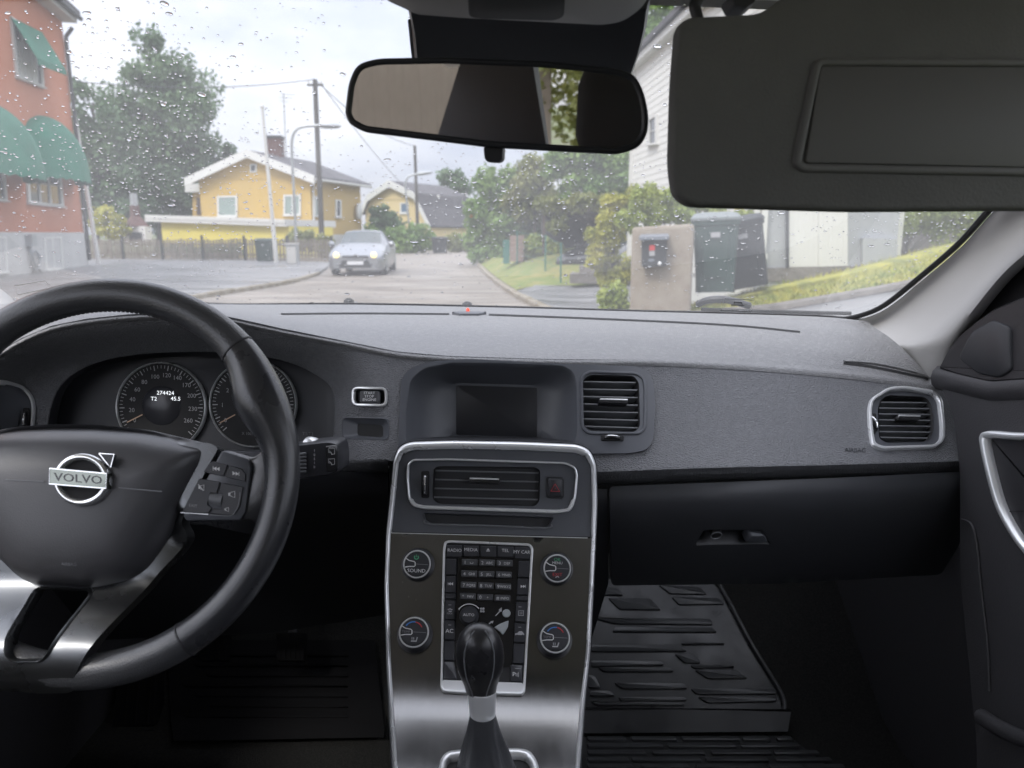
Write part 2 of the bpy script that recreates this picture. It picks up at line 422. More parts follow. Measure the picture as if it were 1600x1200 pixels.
# ================================================================== THE CABIN
FX = curve1([-200, 0, 300, 600, 900, 1100, 1300, 1500], [0.870, 0.880, 0.905, 0.925, 0.935, 0.96, 1.01, 1.08])
_kt = curve1([-200, 300, 560, 800, 930, 1150, 1300, 1500], [.0001, .0001, .00035, .00045, .00050, .00090, .00090, .00090])
crease = [(-120, 610), (-60, 575), (0, 548), (34, 528), (80, 509), (135, 498), (200, 491), (270, 488), (320, 488), (368, 497), (440, 513), (540, 533), (620, 549),
          (700, 556), (757, 558), (860, 561), (945, 562), (1026, 562), (1180, 570), (1320, 582), (1400, 592), (1462, 602)]
_cy = curve1([p[0] for p in crease], [p[1] for p in crease])
def fsY(x, y):                    # the passenger side slopes like a desk, the driver side tucks in under the instrument hood
    u = min(1, max(0, (y - _cy(x)) / 85)); w_ = min(1, max(0, (590 - x) / 130))
    return FX(x) + (650 - y) * _kt(x) + .075 * u * u * (3 - 2 * u) * w_ * w_ * (3 - 2 * w_)
FS = Surf(fsY)                         # dashboard front
_kv = curve1([660, 690, 760, 836, 950, 1050, 1110, 1150, 1200, 1300, 1400], [.884, .879, .868, .850, .811, .765, .727, .694, .649, .571, .51])
KS = Surf(lambda x, y: _kv(y - (x - 766) * 0.03))                            # centre stack
def wsY(x, y):
    d = cray(x, y); d = d / d.y; Y = 1.2
    for _ in range(4):
        y0 = 1.50 - 0.22 * (d.x * Y) ** 2
        Y = (-0.135 + 0.56 * y0) / (d.z + 0.56)
    return Y
WS = Surf(wsY)                                                               # windscreen
def mpx(S, x, y): return (S.p(x, y) - CAMP).dot(RW @ Vector((0, 0, -1))) / F
# ---------------------------------------------------------------- setting: body shell of the car
def cbox(x0, x1, y0, y1, z0, z1): return [cw(x, y, z) for z in (z0, z1) for x, y in ((x0, y0), (x1, y0), (x1, y1), (x0, y1))], box((0, 0, 0), (1, 1, 1))[1]
def flY(x, y):
    d = cray(x, y); t = -d.z / d.y
    ys = (.84 + .6 * 1.23) / (t + .6)
    return ys if ys > 1.23 else .84 / t
FL = Surf(flY)
FLOOR_P = [(-160, 860), (1700, 860), (1700, 1420), (-160, 1420)]
mk('car_floor', *sheet(FL, FLOOR_P, sp=40, off=-0.012, back=0.03), 'carpet', kind='structure')
mb = MB(); mb.add(*cbox(-.78, .78, 1.56, 1.60, -1.0, -.16)); mb.build('firewall', 'carpet', kind='structure')
ROOFZ = 0.285
mb = MB()
hdr = [WS.p(x, y, -0.004) for x, y in ((-420, 20), (0, 2), (400, 0), (800, 6), (1100, 16), (1500, 34), (2000, 66))]
rows = [hdr]
inv = CAR.transposed()
def uncar(v): return inv @ (v - CAMP)
for k, (yy, zz) in enumerate(((.62, ROOFZ), (.3, .31), (-.4, .33), (-1.0, .30), (-1.42, .24))):
    rows.append([cw(uncar(h).x * (1.0 - .04 * k), yy, zz - .10 * abs(uncar(h).x) ** 3) for h in hdr])
V, Fc = loft(rows, 24, 4); k = len(V)
mk('roof_lining', V + [v + Vector((0, 0, .03)) for v in V], Fc + [tuple(i + k for i in reversed(f)) for f in Fc], 'headliner_cloth', kind='structure')
mb = MB()
for s in (-1, 1):
    mb.add(*cbox(s * .72 - .03, s * .72 + .03, -1.9, 1.58, -1.0, -.20))       # sills and lower doors
    mb.add(*hexa([cw(s*.70, -.10, -.25), cw(s*.66, -.10, -.25), cw(s*.66, -.22, -.25), cw(s*.70, -.22, -.25)],
                 [cw(s*.60, -.12, .30), cw(s*.56, -.12, .30), cw(s*.56, -.24, .30), cw(s*.60, -.24, .30)]))   # centre pillars
    mb.add(*hexa([cw(s*.74, -1.30, -.25), cw(s*.25, -1.30, -.25), cw(s*.27, -1.42, -.25), cw(s*.74, -1.42, -.25)],
                 [cw(s*.54, -1.28, .29), cw(s*.36, -1.28, .29), cw(s*.36, -1.40, .29), cw(s*.54, -1.40, .29)]))   # rear pillars
mb.add(*cbox(-.75, .75, -1.85, -1.15, -1.0, -.10))
mb.add(*cbox(-.75, .75, -1.15, .9, -1.02, -.90))
mb.build('cabin_shell', 'door_plastic', kind='structure')
def softbox(x0, x1, y0, y1, z0, z1, r=.05, lean=0.0):
    rs = []
    for k, (d, zz) in enumerate(((r*.6, z0), (r*.25, z0 + r*.3), (0, z0 + r), (0, z1 - r), (r*.25, z1 - r*.3), (r*.6, z1))):
        P = rpoly([(x0 + d, y0 + d), (x1 - d, y0 + d), (x1 - d, y1 - d), (x0 + d, y1 - d)], r, 4); o = lean * (zz - z0)
        rs.append([cw(x, y + o, zz) for x, y in P])
    return rings(rs, True, True, True)
for sx, lb in ((-.38, 'dark cloth front seat on the driver side'), (.38, 'dark cloth front seat on the passenger side')):
    se = thing('front_seat', lb, 'seat', cw(sx, 0, -.85))  # out of view, added to keep light from the rear off the footwells
    mk('cushion', *softbox(sx - .26, sx + .26, -.15, .38, -.82, -.52, .07), 'seat_cloth', se, smooth=60)
    mk('backrest', *softbox(sx - .26, sx + .26, -.32, -.16, -.60, -.12, .07, -.25), 'seat_cloth', se, smooth=60)
rs_ = thing('bench_seat', 'dark rear bench seat with tall headrests', 'seat', cw(0, -1.1, -.85))
mk('cushion', *softbox(-.66, .66, -1.12, -.62, -.82, -.50, .07), 'seat_cloth', rs_, smooth=60)
mk('backrest', *softbox(-.66, .66, -1.20, -1.04, -.60, -.04, .07, -.2), 'seat_cloth', rs_, smooth=60)
for hx in (-.06, .36): mk('headrest', *softbox(hx - .13, hx + .13, -1.26, -1.14, -.06, .20, .06, -.1), 'seat_cloth', rs_, smooth=60)
# ---------------------------------------------------------------- dashboard
dash = thing('dashboard', 'wide dark grey dashboard running under the windscreen', 'dashboard', C(800, 760, .95))
hole_cluster = spline([(75, 700), (78, 645), (95, 603), (135, 573), (200, 556), (290, 550), (380, 553), (450, 566), (497, 588), (518, 608), (522, 640), (518, 700), (500, 735), (300, 750), (90, 745)], 4, True)
hole_start = rpoly(rect(552, 606, 604, 634), 9)
hole_slot = rpoly(rect(536, 653, 607, 686), 9)
frame_o = rpoly([(622, 712), (625, 641), (627, 594), (640, 577), (672, 566), (730, 562), (857, 569), (992, 574), (1012, 582), (1020, 604), (1022, 640), (1020, 690), (1010, 705), (985, 710)], 14)
ring_o = rpoly([(1354, 640), (1358, 624), (1386, 606), (1411, 604), (1458, 611), (1470, 624), (1475, 665), (1474, 690), (1460, 702), (1375, 705), (1360, 698), (1356, 675)], 9)
fascia_out = crease + [(1474, 612), (1488, 642), (1497, 690), (1503, 720), (1400, 723), (1300, 726), (1100, 731), (930, 737), (770, 735), (605, 719), (540, 720), (470, 723), (300, 742), (-120, 752)]
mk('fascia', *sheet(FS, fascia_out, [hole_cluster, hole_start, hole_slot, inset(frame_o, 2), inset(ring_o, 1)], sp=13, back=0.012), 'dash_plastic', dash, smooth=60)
far = [(-150, 489, 1.02), (-80, 482, 1.12), (0, 476, 1.22), (120, 473, 1.32), (345, 477, 1.40), (560, 477, 1.43), (800, 482, 1.43), (1000, 488, 1.39), (1200, 493, 1.31), (1300, 497, 1.24), (1352, 503, 1.19)]
row_far = [C(*p) for p in far]
row_far2 = [p + Vector((0, .02, -.03)) for p in row_far]
cr2 = spline(crease, 3)
r0 = [FS.p(x, y + 10, .0006) for x, y in cr2]; r1 = [FS.p(x, y + 4, .0022) for x, y in cr2]
def toward(x, y, f):              # a point part of the way from the crease to the windscreen edge
    a = FS.p(x, y, 0)
    t = (x + 120) / 1582; i = t * (len(far) - 1); j = min(int(i), len(far) - 2); q = row_far[j].lerp(row_far[j + 1], i - j)
    v = a.lerp(q, f); return v + Vector((0, 0, .010 * math.sin(math.pi * min(1, f * 1.0)) ))
rows = [r0, r1] + [[toward(x, y, f) for x, y in cr2] for f in (.03, .10, .3, .6, .85)] + [row_far, row_far2]
padVF = loft(rows, 90, 4)
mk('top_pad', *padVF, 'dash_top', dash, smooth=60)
PD = MeshS(*padVF)
# seam on the top pad, speaker slot strip and lamp sensor near the glass
for nm, pts, wd in (('demister_slot', [(439, 491), (560, 490), (702, 491)], 2.2), ('demister_slot', [(764, 492), (900, 497), (1060, 504), (1160, 510), (1250, 519)], 2.4)):
    mk(nm, *stroke(PD, spline(pts, 6), wd, .0008), 'black_void', dash)
mb = MB(); mb.add(*plate(PD, rpoly([(706, 491), (718, 489.5), (748, 489.5), (760, 491), (748, 493), (718, 493)], 1), .004, .4)); sens = mb.build('light_sensor', 'smooth_plastic', dash)
mk('indicator_lamp', *lathe(PD.p(731, 489.5, .003), (0, 0, 1), [(.0030, 0), (.0028, .004), (.0012, .0060)], 10), 'red_led', sens)
# lower lip and knee panels
def lipstrip(pts):
    P = spline(pts, 5)
    mk('lower_lip', *rings([[FS.p(x, y - 1.5, .0012) for x, y in P], [FS.p(x, y + 1, .0008) for x, y in P], [C(x, y + 4, FS.Yf(x, y) + .002) for x, y in P], [C(x, y + 15, FS.Yf(x, y) + .016) for x, y in P], [C(x, y + 20, FS.Yf(x, y) + .05) for x, y in P]], False), 'dash_plastic', dash, smooth=60)
lipstrip([(1504, 720), (1400, 723), (1300, 726), (1100, 731), (930, 737)])
lipstrip([(606, 719), (540, 720), (470, 723), (300, 742), (0, 748), (-120, 752)])
_gv = curve1([730, 752, 764, 785, 810, 850, 880, 910, 960], [.02, .000, -.006, -.007, .002, .032, .062, .10, .20])
GBS = Surf(lambda x, y: FX(x) + (650 - 738) * _kt(x) + .012 + _gv(y + (x - 1215) * .030))
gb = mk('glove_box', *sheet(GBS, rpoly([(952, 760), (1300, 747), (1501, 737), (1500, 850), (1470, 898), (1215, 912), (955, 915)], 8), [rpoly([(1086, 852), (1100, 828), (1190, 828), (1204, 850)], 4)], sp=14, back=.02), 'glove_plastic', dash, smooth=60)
mk('handle_recess', *recess(GBS, rpoly([(1086, 852), (1100, 828), (1190, 828), (1204, 850)], 4), .018, 4), 'dark_plastic', gb)
mk('pull_handle', *plate(GBS, rpoly([(1162, 846), (1172, 834), (1194, 834), (1201, 847)], 4), .002, 2, -.012), 'smooth_plastic', gb)
mk('lock', *lathe(GBS.p(1119, 836, -.010), GBS.nrm(1119, 836), [(.0075, 0), (.0075, .009), (.006, .0105), (.002, .0105)], 20), 'gloss_knob', gb)
mk('lock_ring', *lathe(GBS.p(1119, 836, .0), GBS.nrm(1119, 836), [(.0072, 0), (.0075, .0010), (.0066, .0014), (.0060, .0004)], 20), 'slat_plastic', gb)
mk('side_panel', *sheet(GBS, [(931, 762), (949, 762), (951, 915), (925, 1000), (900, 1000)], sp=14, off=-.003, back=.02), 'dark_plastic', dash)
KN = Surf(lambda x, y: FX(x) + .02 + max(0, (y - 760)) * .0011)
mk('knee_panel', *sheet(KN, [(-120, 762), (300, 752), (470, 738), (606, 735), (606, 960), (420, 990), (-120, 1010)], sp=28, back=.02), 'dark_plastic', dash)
mk('column_cover', *lathe(C(150, 745, .80), C(150, 745, .72) - C(170, 790, .95), [(.05, -.12), (.055, -.05), (.05, .03), (.04, .05)], 20), 'dark_plastic', dash)
# instrument cluster ------------------------------------------------
CLS = Surf(lambda x, y: 1.0 + (636 - y) * .00022)
clu = thing('instrument_cluster', 'dark instrument cluster with two round dials behind the steering wheel', 'instruments', C(300, 700, 1.0))
ci = inset(hole_cluster, 7)
mk('housing', *rings([[FS.p(x, y, .0005) for x, y in inset(hole_cluster, -1)], [FS.p(x, y, -.001) for x, y in hole_cluster], [FS.p(x, y, -.02) for x, y in inset(hole_cluster, 2)], [CLS.p(x, y, -.001) for x, y in ci]], True, False, True), 'dark_plastic', clu, smooth=60)
mk('lower_trim', *plate(CLS, [(280, 703), (500, 703), (505, 730), (280, 730)], .012, 2), 'smooth_plastic', clu)
def gauge(cx, cy_, r, label, nums, a_ticks, texts, needle):
    g = mk('gauge', *plate(CLS, circ(cx, cy_, r - 1, n=48), .003, 0), 'black_void', clu, label=label)
    mk('bezel_ring', *band(CLS, circ(cx, cy_, r + 1.2, n=56), 2.6, .007), 'satin_chrome', g)
    mb = MB()
    for a, big in a_ticks:
        r0_, r1_ = (r - 12, r - 4) if big else (r - 9, r - 4)
        ca, sa = math.cos(R(a)), -math.sin(R(a))
        mb.add(*stroke(CLS, [(cx + r0_ * ca, cy_ + r0_ * sa), (cx + r1_ * ca, cy_ + r1_ * sa)], 1.5 if big else .9, .0042))
    mb.build('scale', 'print_grey', g)
    mb = MB()
    for s, x, y in nums: mb.add(*text(CLS, s, x, y, 9.4, .0043))
    mb.build('numerals', 'print_grey', g)
    mk('display', *plate(CLS, circ(cx, cy_ - 2, r * .445, n=36), .0038, 1), 'screen_glass', g)
    mb = MB()
    for s, x, y, z in texts: mb.add(*text(CLS, s, x, y, z, .0048, xs=1.08))
    if texts: mb.build('digits', 'lit_digits', g)
    (x0, y0), (x1, y1) = needle
    mk('needle', *stroke(CLS, [(x0, y0), (x1, y1)], 1.6, .006), 'needle_tan', g)
    return g
ticks = [(222 - 264 * i / 52, i % 4 == 0) for i in range(53)]
q = lambda l: [(s, 160 + x / 4, 540 + y / 4) for s, x, y in l]
gauge(254, 636, 69, 'round speedometer dial on the driver side of the cluster', q([('0', 212, 468), ('20', 193, 405), ('40', 198, 338), ('60', 228, 277), ('80', 272, 230), ('100', 338, 197), ('120', 410, 188), ('140', 477, 204), ('170', 533, 250), ('200', 566, 315), ('230', 573, 397), ('260', 545, 470)]),
      ticks, [('274424', 261, 614.5, 8.4), ('T2', 243, 623.5, 8.4), ('45.5', 277, 623.5, 8.4)], ((202, 660), (226, 648)))
g2 = gauge(397, 631, 67, 'round rev counter dial half hidden by the wheel rim', q([('0', 777, 468), ('1', 757, 373), ('2', 790, 282), ('3', 860, 200), ('4', 950, 180), ('5', 1040, 205), ('6', 1105, 280)]), ticks, [('17', 400, 653, 8)], ((346, 661), (370, 648)))
mk('lettering', *text(CLS, 'X 1000 R/MIN', 398, 678, 6.2, .0045), 'print_dim', g2)
mk('lettering', *text(CLS, 'T1/T2', 482, 678, 7, .003), 'print_dim', clu)
# start button and key slot -----------------------------------------
sb = mk('start_button', *recess(FS, hole_start, .006, 3), 'dark_plastic', dash)
mk('chrome_ring', *band(FS, inset(hole_start, -1.5), 4.5, .003), 'satin_chrome', sb)
mk('button_cap', *plate(FS, rpoly(rect(562, 610, 595, 631), 6), .0025, 2.5, -.006), 'button_plastic', sb)
mb = MB()
for i, s in enumerate(('START', 'STOP', 'ENGINE')): mb.add(*text(FS, s, 578.5, 615 + 5.2 * i, 5.6, .0029))
mb.build('lettering', 'print_white', sb)
ks = mk('key_slot', *rings([[FS.p(x, y, .0006) for x, y in inset(hole_slot, -1.5)], [FS.p(x, y, .001) for x, y in inset(hole_slot, .5)], [FS.p(x, y, -.008) for x, y in rpoly(rect(546, 659, 599, 681), 5)], [FS.p(x, y, -.010) for x, y in rpoly(rect(549, 660.5, 597, 680), 5)]], True), 'smooth_plastic', dash)
mk('slot_opening', *plate(FS, rpoly(rect(547, 659, 599, 681), 5), -.0102, 0, -.03), 'black_void', ks)
# screen hood and centre vent ---------------------------------------
scr_hole = rpoly([(634, 700), (635, 641), (641, 594), (664, 576), (705, 568), (790, 569), (880, 573), (896, 583), (901, 602), (902, 672), (897, 705)], 10)
vent_hole = rpoly([(910, 597), (920, 588), (988, 590), (996, 600), (998, 668), (990, 676), (920, 673), (911, 664)], 7)
hood = mk('screen_hood', *sheet(FS, frame_o, [scr_hole, inset(vent_hole, -1)], sp=11, off=.0035, back=.008), 'smooth_plastic', dash, smooth=50)
SCS = Surf(lambda x, y: .985 + (645 - y) * .0002)
sin_ = rpoly([(664, 700), (672, 650), (690, 606), (716, 597), (790, 596), (838, 599), (852, 606), (868, 650), (874, 700)], 10, 4)
# recess walls from the hood's mouth back to the display
def resample(P, n):
    P = list(P) + [P[0]]; d = [0]
    for a, b in zip(P, P[1:]): d.append(d[-1] + math.dist(a, b))
    out = []; j = 0
    for k in range(n):
        t = d[-1] * k / n
        while d[j + 1] < t: j += 1
        u = (t - d[j]) / max(1e-9, d[j+1] - d[j]); out.append((P[j][0] + (P[j+1][0]-P[j][0]) * u, P[j][1] + (P[j+1][1]-P[j][1]) * u))
    return out
def angmatch(P, c, n=64):         # resample an outline by angle about c
    out = []
    for k in range(n):
        a = 2 * math.pi * k / n; best = None
        dx, dy = math.cos(a), math.sin(a)
        for p, q_ in zip(P, P[1:] + [P[0]]):
            ex, ey = q_[0]-p[0], q_[1]-p[1]; den = dx*ey - dy*ex
            if abs(den) < 1e-9: continue
            t = ((p[0]-c[0])*ey - (p[1]-c[1])*ex) / den; u = ((p[0]-c[0])*dy - (p[1]-c[1])*dx) / den
            if t > 0 and -1e-6 <= u <= 1 + 1e-6 and (best is None or t > best): best = t
        out.append((c[0] + dx*best, c[1] + dy*best))
    return out
cc = (772, 645)
A_, B_ = angmatch(scr_hole, cc), angmatch(rpoly(rect(706, 600, 846, 684), 6), cc)
mk('hood_recess', *rings([[FS.p(x, y, .0037) for x, y in inset(A_, -1.2)], [FS.p(x, y, .003) for x, y in A_], [FS.p(x, y, -.006) for x, y in inset(A_, 2)],
                         [FS.p(A_[i][0]*.6+B_[i][0]*.4, A_[i][1]*.6+B_[i][1]*.4, -.03) for i in range(64)], [SCS.p(x, y) for x, y in B_]], True, False, True), 'smooth_plastic', hood, smooth=50)
mk('screen', *plate(SCS, rpoly(rect(713, 604, 839, 681), 2), .0006, .5), 'screen_glass', hood)
def vent(parent, S, hole, slats, tab, wheel, depth=.035, vertical=True, name='air_vent', label=None):
    v = mk(name, *recess(S, hole, depth, 3), 'black_void', parent, smooth=50, label=label)
    for i, (x0, y0, x1, y1) in enumerate(slats):
        V = [S.p(x0, y0 - 1.0, -.003), S.p(x1, y1 - 1.0, -.003), S.p(x1, y1 + .9, -.003), S.p(x0, y0 + .9, -.003),
             S.p(x0, y0 - 2.6, -.026), S.p(x1, y1 - 2.6, -.026), S.p(x1, y1 + 1.5, -.026), S.p(x0, y0 + 1.5, -.026)]
        mk('slat', V, [(0, 1, 2, 3), (4, 7, 6, 5), (0, 4, 5, 1), (3, 2, 6, 7), (0, 3, 7, 4), (1, 5, 6, 2)], 'slat_plastic', v, smooth=0)
    mk('slider_tab', *plate(S, rpoly(tab, 2.5), .004, 1.5, -.006), 'gloss_knob', v)
    (tx0, ty0), (tx1, ty1) = tab[3], tab[2]
    mk('tab_chrome', *plate(S, rpoly([(tab[0][0]+1, tab[0][1]+.6), (tab[1][0]-1, tab[1][1]+.6), (tab[1][0]-1, tab[1][1]+3.0), (tab[0][0]+1, tab[0][1]+3.0)], 1), .0052, .6, .003), 'satin_chrome', v)  # satin chrome strip along the upper edge of the tab
    wx0, wy0, wx1, wy1 = wheel
    wrec = rpoly(rect(wx0, wy0, wx1, wy1), 3)
    mk('wheel_slot', *plate(S, wrec, .0012, .8), 'black_void', v)
    horiz = wx1 - wx0 > wy1 - wy0
    cxp, cyp = (wx0 + wx1) / 2, (wy0 + wy1) / 2
    rad = max(wx1 - wx0, wy1 - wy0) * .46 * mpx(S, cxp, cyp)
    n = S.nrm(cxp, cyp); ax = S.p(cxp, cyp + 6) - S.p(cxp, cyp - 6) if horiz else S.p(cxp + 6, cyp) - S.p(cxp - 6, cyp)
    ax.normalize(); hw = min(wx1 - wx0, wy1 - wy0) * .28 * mpx(S, cxp, cyp)
    c = S.p(cxp, cyp, -rad * .45)
    tw = mk('thumb_wheel', *lathe(c, ax, [(rad * .8, -hw), (rad * .98, -hw * .8), (rad, 0), (rad * .98, hw * .8), (rad * .8, hw)], 36), 'gloss_knob', v)
    # bright inlay along the wheel
    side = n.cross(ax).normalized(); arc = [c + (n * math.cos(R(t)) + side * math.sin(R(t))) * (rad * 1.01) for t in range(-42, 43, 6)]
    mk('wheel_inlay', *tube(arc, hw * .42, 6), 'chrome', tw)
    return v
sl_ = [(911 + (1 if i in (0, 6) else 0), 596.5 + 11.6 * i + dy0, 997 - (2 if i in (0,) else 0), 598.0 + 11.8 * i) for i, dy0 in zip(range(7), (0, 0, 0, 0, 0, 0, 0))]
vent(hood, FS, vent_hole, [], rect(934, 626, 979, 634), (938, 681, 974, 691)) if False else None
cv = vent(dash, Off(FS, .0036), vent_hole, sl_, rect(934, 626.5, 979, 634), (938, 681.5, 974, 691), label='square centre air vent with horizontal slats beside the screen')
mk('vent_surround', *band(FS, rpoly([(905, 590), (918, 580), (994, 583), (1006, 592), (1009, 610), (1009, 672), (1000, 682), (918, 681), (907, 672)], 8), 5, .0055, .002), 'smooth_plastic', cv)
rv_hole = rpoly([(1373, 640), (1376, 626), (1388, 618), (1444, 621), (1453, 629), (1457, 651), (1457, 676), (1449, 688), (1386, 690), (1375, 684)], 6)
rs_ = [(1374 + (3 if i == 0 else 0), 626.5 + 9.15 * i, 1456 - (4 if i in (0, 6) else 0), 627.5 + 9.2 * i) for i in range(7)]
rvent = vent(dash, FS, rv_hole, rs_, rect(1400, 650.5, 1436, 657), (1358.5, 646, 1368.5, 678), label='air vent in a bright ring at the passenger end')
mk('surround', *sheet(FS, inset(ring_o, 3), [inset(rv_hole, -.8)], sp=9, off=-.001), 'smooth_plastic', rvent)
mk('chrome_ring', *band(FS, ring_o, 6.2, .005, -.001), 'satin_chrome', rvent)
# driver's side vent, cut by the picture edge
lv_hole = rpoly([(-70, 612), (20, 609), (31, 618), (33, 640), (28, 672), (20, 680), (-70, 680)], 6)
lv_ring = rpoly([(-90, 596), (5, 592), (38, 602), (54, 620), (57, 640), (52, 690), (40, 705), (-90, 705)], 10)
mk('ring_backing', *plate(FS, lv_ring, .0012, 1), 'smooth_plastic', dash)
lvent = vent(dash, Off(FS, .0022), lv_hole, [(-68, 614 + 12.2 * i, 31, 613 + 12.2 * i) for i in range(6)], rect(-40, 637, 6, 645), (37.5, 637, 48, 676), label='air vent in a bright ring at the driver end')
mk('chrome_ring', *band(FS, lv_ring, 4.5, .006, .001), 'satin_chrome', lvent)
mk('lettering', *text(FS, 'AIRBAG', 1336, 704, 9.5, .0006), 'dark_plastic', dash)
gs = Surf(lambda x, y: FS.Yf(x, y))
mk('pad_groove', *stroke(PD, spline([(1318, 568), (1360, 573), (1433, 588), (1450, 593)], 6), 3.5, .0008), 'black_void', dash)
mk('pad_groove', *tube([PD.p(x, y, .001) for x, y in spline([(1318, 565), (1370, 569), (1433, 583), (1453, 591)], 6)], .0018, 6), 'dash_top', dash)
# ---------------------------------------------------------------- centre console
con = thing('centre_console', 'tall centre console with brushed metal panel framed by satin trim', 'console', KS.p(766, 1100))
k_out = rpoly([(640, 1340), (614, 1200), (604, 1046), (600, 922), (603, 832), (610, 767), (615, 716), (623, 698), (640, 690.5), (708, 688.5), (817, 690.5), (903, 694.5), (922, 703), (932, 724), (934, 788), (931, 853), (923, 1015), (913, 1107), (906, 1200), (890, 1340)], 16)
mk('console_body', *sheet(KS, inset(k_out, -1.5), sp=22, off=-.006, back=.22), 'dark_plastic', con, smooth=50)
tw_ = lambda t, x, y: 14 if y < 702 else (11 if y < 720 else 9.5 if y < 830 else 8.0)
mk('trim_strip', *band(KS, k_out, tw_, .004, -.008), 'satin_chrome', con, smooth=60)
ki = inset(k_out, lambda t, x, y: tw_(t, x, y) - .5)
yl = lambda x: 835.5 + (x - 766) * .026
up_ = [p for p in ki if p[1] < yl(p[0]) - 1]
lw_ = [p for p in ki if p[1] > yl(p[0]) + 4]
def splitpoly(P, keep_upper):
    f = lambda p: (p[1] - yl(p[0]) + (.8 if keep_upper else -1.8)) * (1 if keep_upper else -1)
    out = []
    for a, b in zip(P, P[1:] + [P[0]]):
        fa, fb = f(a), f(b)
        if fa < 0: out.append(a)
        if fa * fb < 0: t = fa / (fa - fb); out.append((a[0] + (b[0]-a[0])*t, a[1] + (b[1]-a[1])*t))
    return out
cv_hole = rpoly([(679, 731), (690, 729.5), (835, 731), (843, 735), (842, 782), (836, 790), (686, 786), (677, 780)], 5)
disc = rpoly([(661, 802), (864, 809), (858, 821), (852, 824), (672, 818), (664, 813)], 3)
hz_hole = rpoly(rect(853.5, 745, 881, 779), 5)
up = mk('upper_panel', *sheet(KS, splitpoly(ki, True), [inset(cv_hole, -1), inset(disc, -1)], sp=12, off=-.0005), 'smooth_plastic', con, smooth=50)
mk('lower_panel', *sheet(KS, splitpoly(ki, False), [], sp=12, off=0), 'brushed_metal', con, smooth=50)
mk('panel_edge', *stroke(KS, [(611 + 307 * t, yl(611 + 307 * t) + 1.2) for t in (0, .25, .5, .75, 1)], 1.2, .0008), 'satin_chrome', con)
ventc = vent(con, KS, cv_hole, [(680 - i * .8, 736 + 13.8 * i, 842 - i * .4, 739.8 + 13.8 * i) for i in range(4)], rect(733, 746, 781, 755), (658.5, 736, 671, 778), label='wide air vent in a bright frame at the top of the console')
vr = rpoly([(635, 745), (637, 724), (645, 717), (700, 716), (885, 722), (900, 730), (903.5, 742), (900, 780), (892, 800), (870, 803), (660, 796), (645, 792), (638, 780)], 8)
mk('chrome_ring', *band(KS, vr, lambda t, x, y: 3.2 if y < 735 else (4.2 if y < 780 else 6.5), .0045), 'satin_chrome', ventc)
hz = mk('hazard_button', *plate(KS, hz_hole, .0015, 1), 'dark_plastic', con)
mk('button_cap', *plate(KS, rpoly(rect(856, 747.5, 878.5, 776), 4), .0045, 2), 'button_plastic', hz)
mb = MB(); tri = [(867, 755.5), (874, 767.5), (860.5, 767)]
mb.add(*stroke(KS, tri, 1.6, .0050, True)); mb.add(*stroke(KS, inset(tri, 3.6), 1.0, .0050, True)); mb.build('warning_triangle', 'print_red', hz)
mk('disc_slot', *recess(KS, disc, .02, 3), 'smooth_plastic', con, smooth=50)
mk('disc_slot_lip', *tube([KS.p(x, y, .0005) for x, y in spline([(664, 812), (672, 819), (760, 821.5), (852, 825), (861, 819)], 6)], .0010, 6), 'slat_plastic', con)
def knob(cx, cy_, r, ring, label, writes):
    n = KS.nrm(cx, cy_); m = mpx(KS, cx, cy_); c = KS.p(cx, cy_, 0)
    kb = mk('knob', *lathe(c, n, [(r*m*1.03, 0), (r*m*1.03, .003), (r*m, .0045), (r*m*.93, .012), (r*m*.90, .0135), (0.001, .0135)], 40), 'button_plastic', con, label=label)
    mk('chrome_ring', *lathe(c + n * .012, n, [(ring*m*1.0, 0), (ring*m*1.0, .0016), (ring*m*.96, .0026), (ring*m*.90, .0026), (ring*m*.88, .0012)], 40), 'satin_chrome', kb)
    S = Off(KS, .0145)
    T = lambda x, y: (cx + x * ring / 22, cy_ + y * ring / 22 + x * .03)
    mk('face', *plate(S, circ(cx, cy_, ring * .87, n=40), .0006, 1), 'dark_plastic', kb)
    mk('pointer', *stroke(S, [T(-18, -9.5), T(-12, -5.5), T(-4, -4), T(-2.5, -2.5), T(-2.5, 2.5), T(-4, 4), T(-12, 4.2), T(-19, 5.5)], 1.5, .0010), 'satin_chrome', kb)
    mk('split_line', *stroke(S, [T(-1.5, 0), T(18, 0.5)], .9, .0009), 'print_dim', kb)
    for kind, *a in writes:
        if kind == 't':
            s, x, y, z, mt = a; mk('lettering', *text(S, s, *T(x, y), z * ring / 22, .0010), mt, kb)
        elif kind == 'arc':
            x, y, rr, a0, a1, mt = a; mk('symbol', *stroke(S, circ(*T(x, y), rr * ring / 22, n=9, a0=a0, a1=a1), 1.7, .0010), mt, kb)
        elif kind == 'poly':
            pts, mt = a; mk('symbol', *flat(S, [[T(*p) for p in pts_] for pts_ in pts], .0010), mt, kb)
    return kb
knob(653.5, 882.5, 25, 21.5, 'round knob marked SOUND', [('arc', -0.5, -11, 3.2, 130, 410, 'print_green'), ('poly', [[(-1, -15.5), (0, -15.5), (0, -11), (-1, -11)]], 'print_green'), ('t', 'SOUND', -.5, 11, 8.2, 'print_white')])
knob(869.5, 889, 25, 21.5, 'round knob marked OK MENU and EXIT', [('t', 'OK', 0, -14, 7.5, 'print_green'), ('t', 'MENU', 0, -8.5, 6, 'print_white'), ('t', 'EXIT', 0, 10.5, 7.5, 'print_red'), ('arc', 0, 16, 2.6, 20, 170, 'print_grey')])
def seatsym(x, y): return [[(x-5, y+3), (x+3, y+3), (x+5, y-4), (x+3.5, y-4.5), (x+2, y+1), (x-5, y+1)], [(x-4, y-4), (x-3, y-4), (x-3, y), (x-4, y)], [(x-1.5, y-4), (x-.5, y-4), (x-.5, y), (x-1.5, y)]]
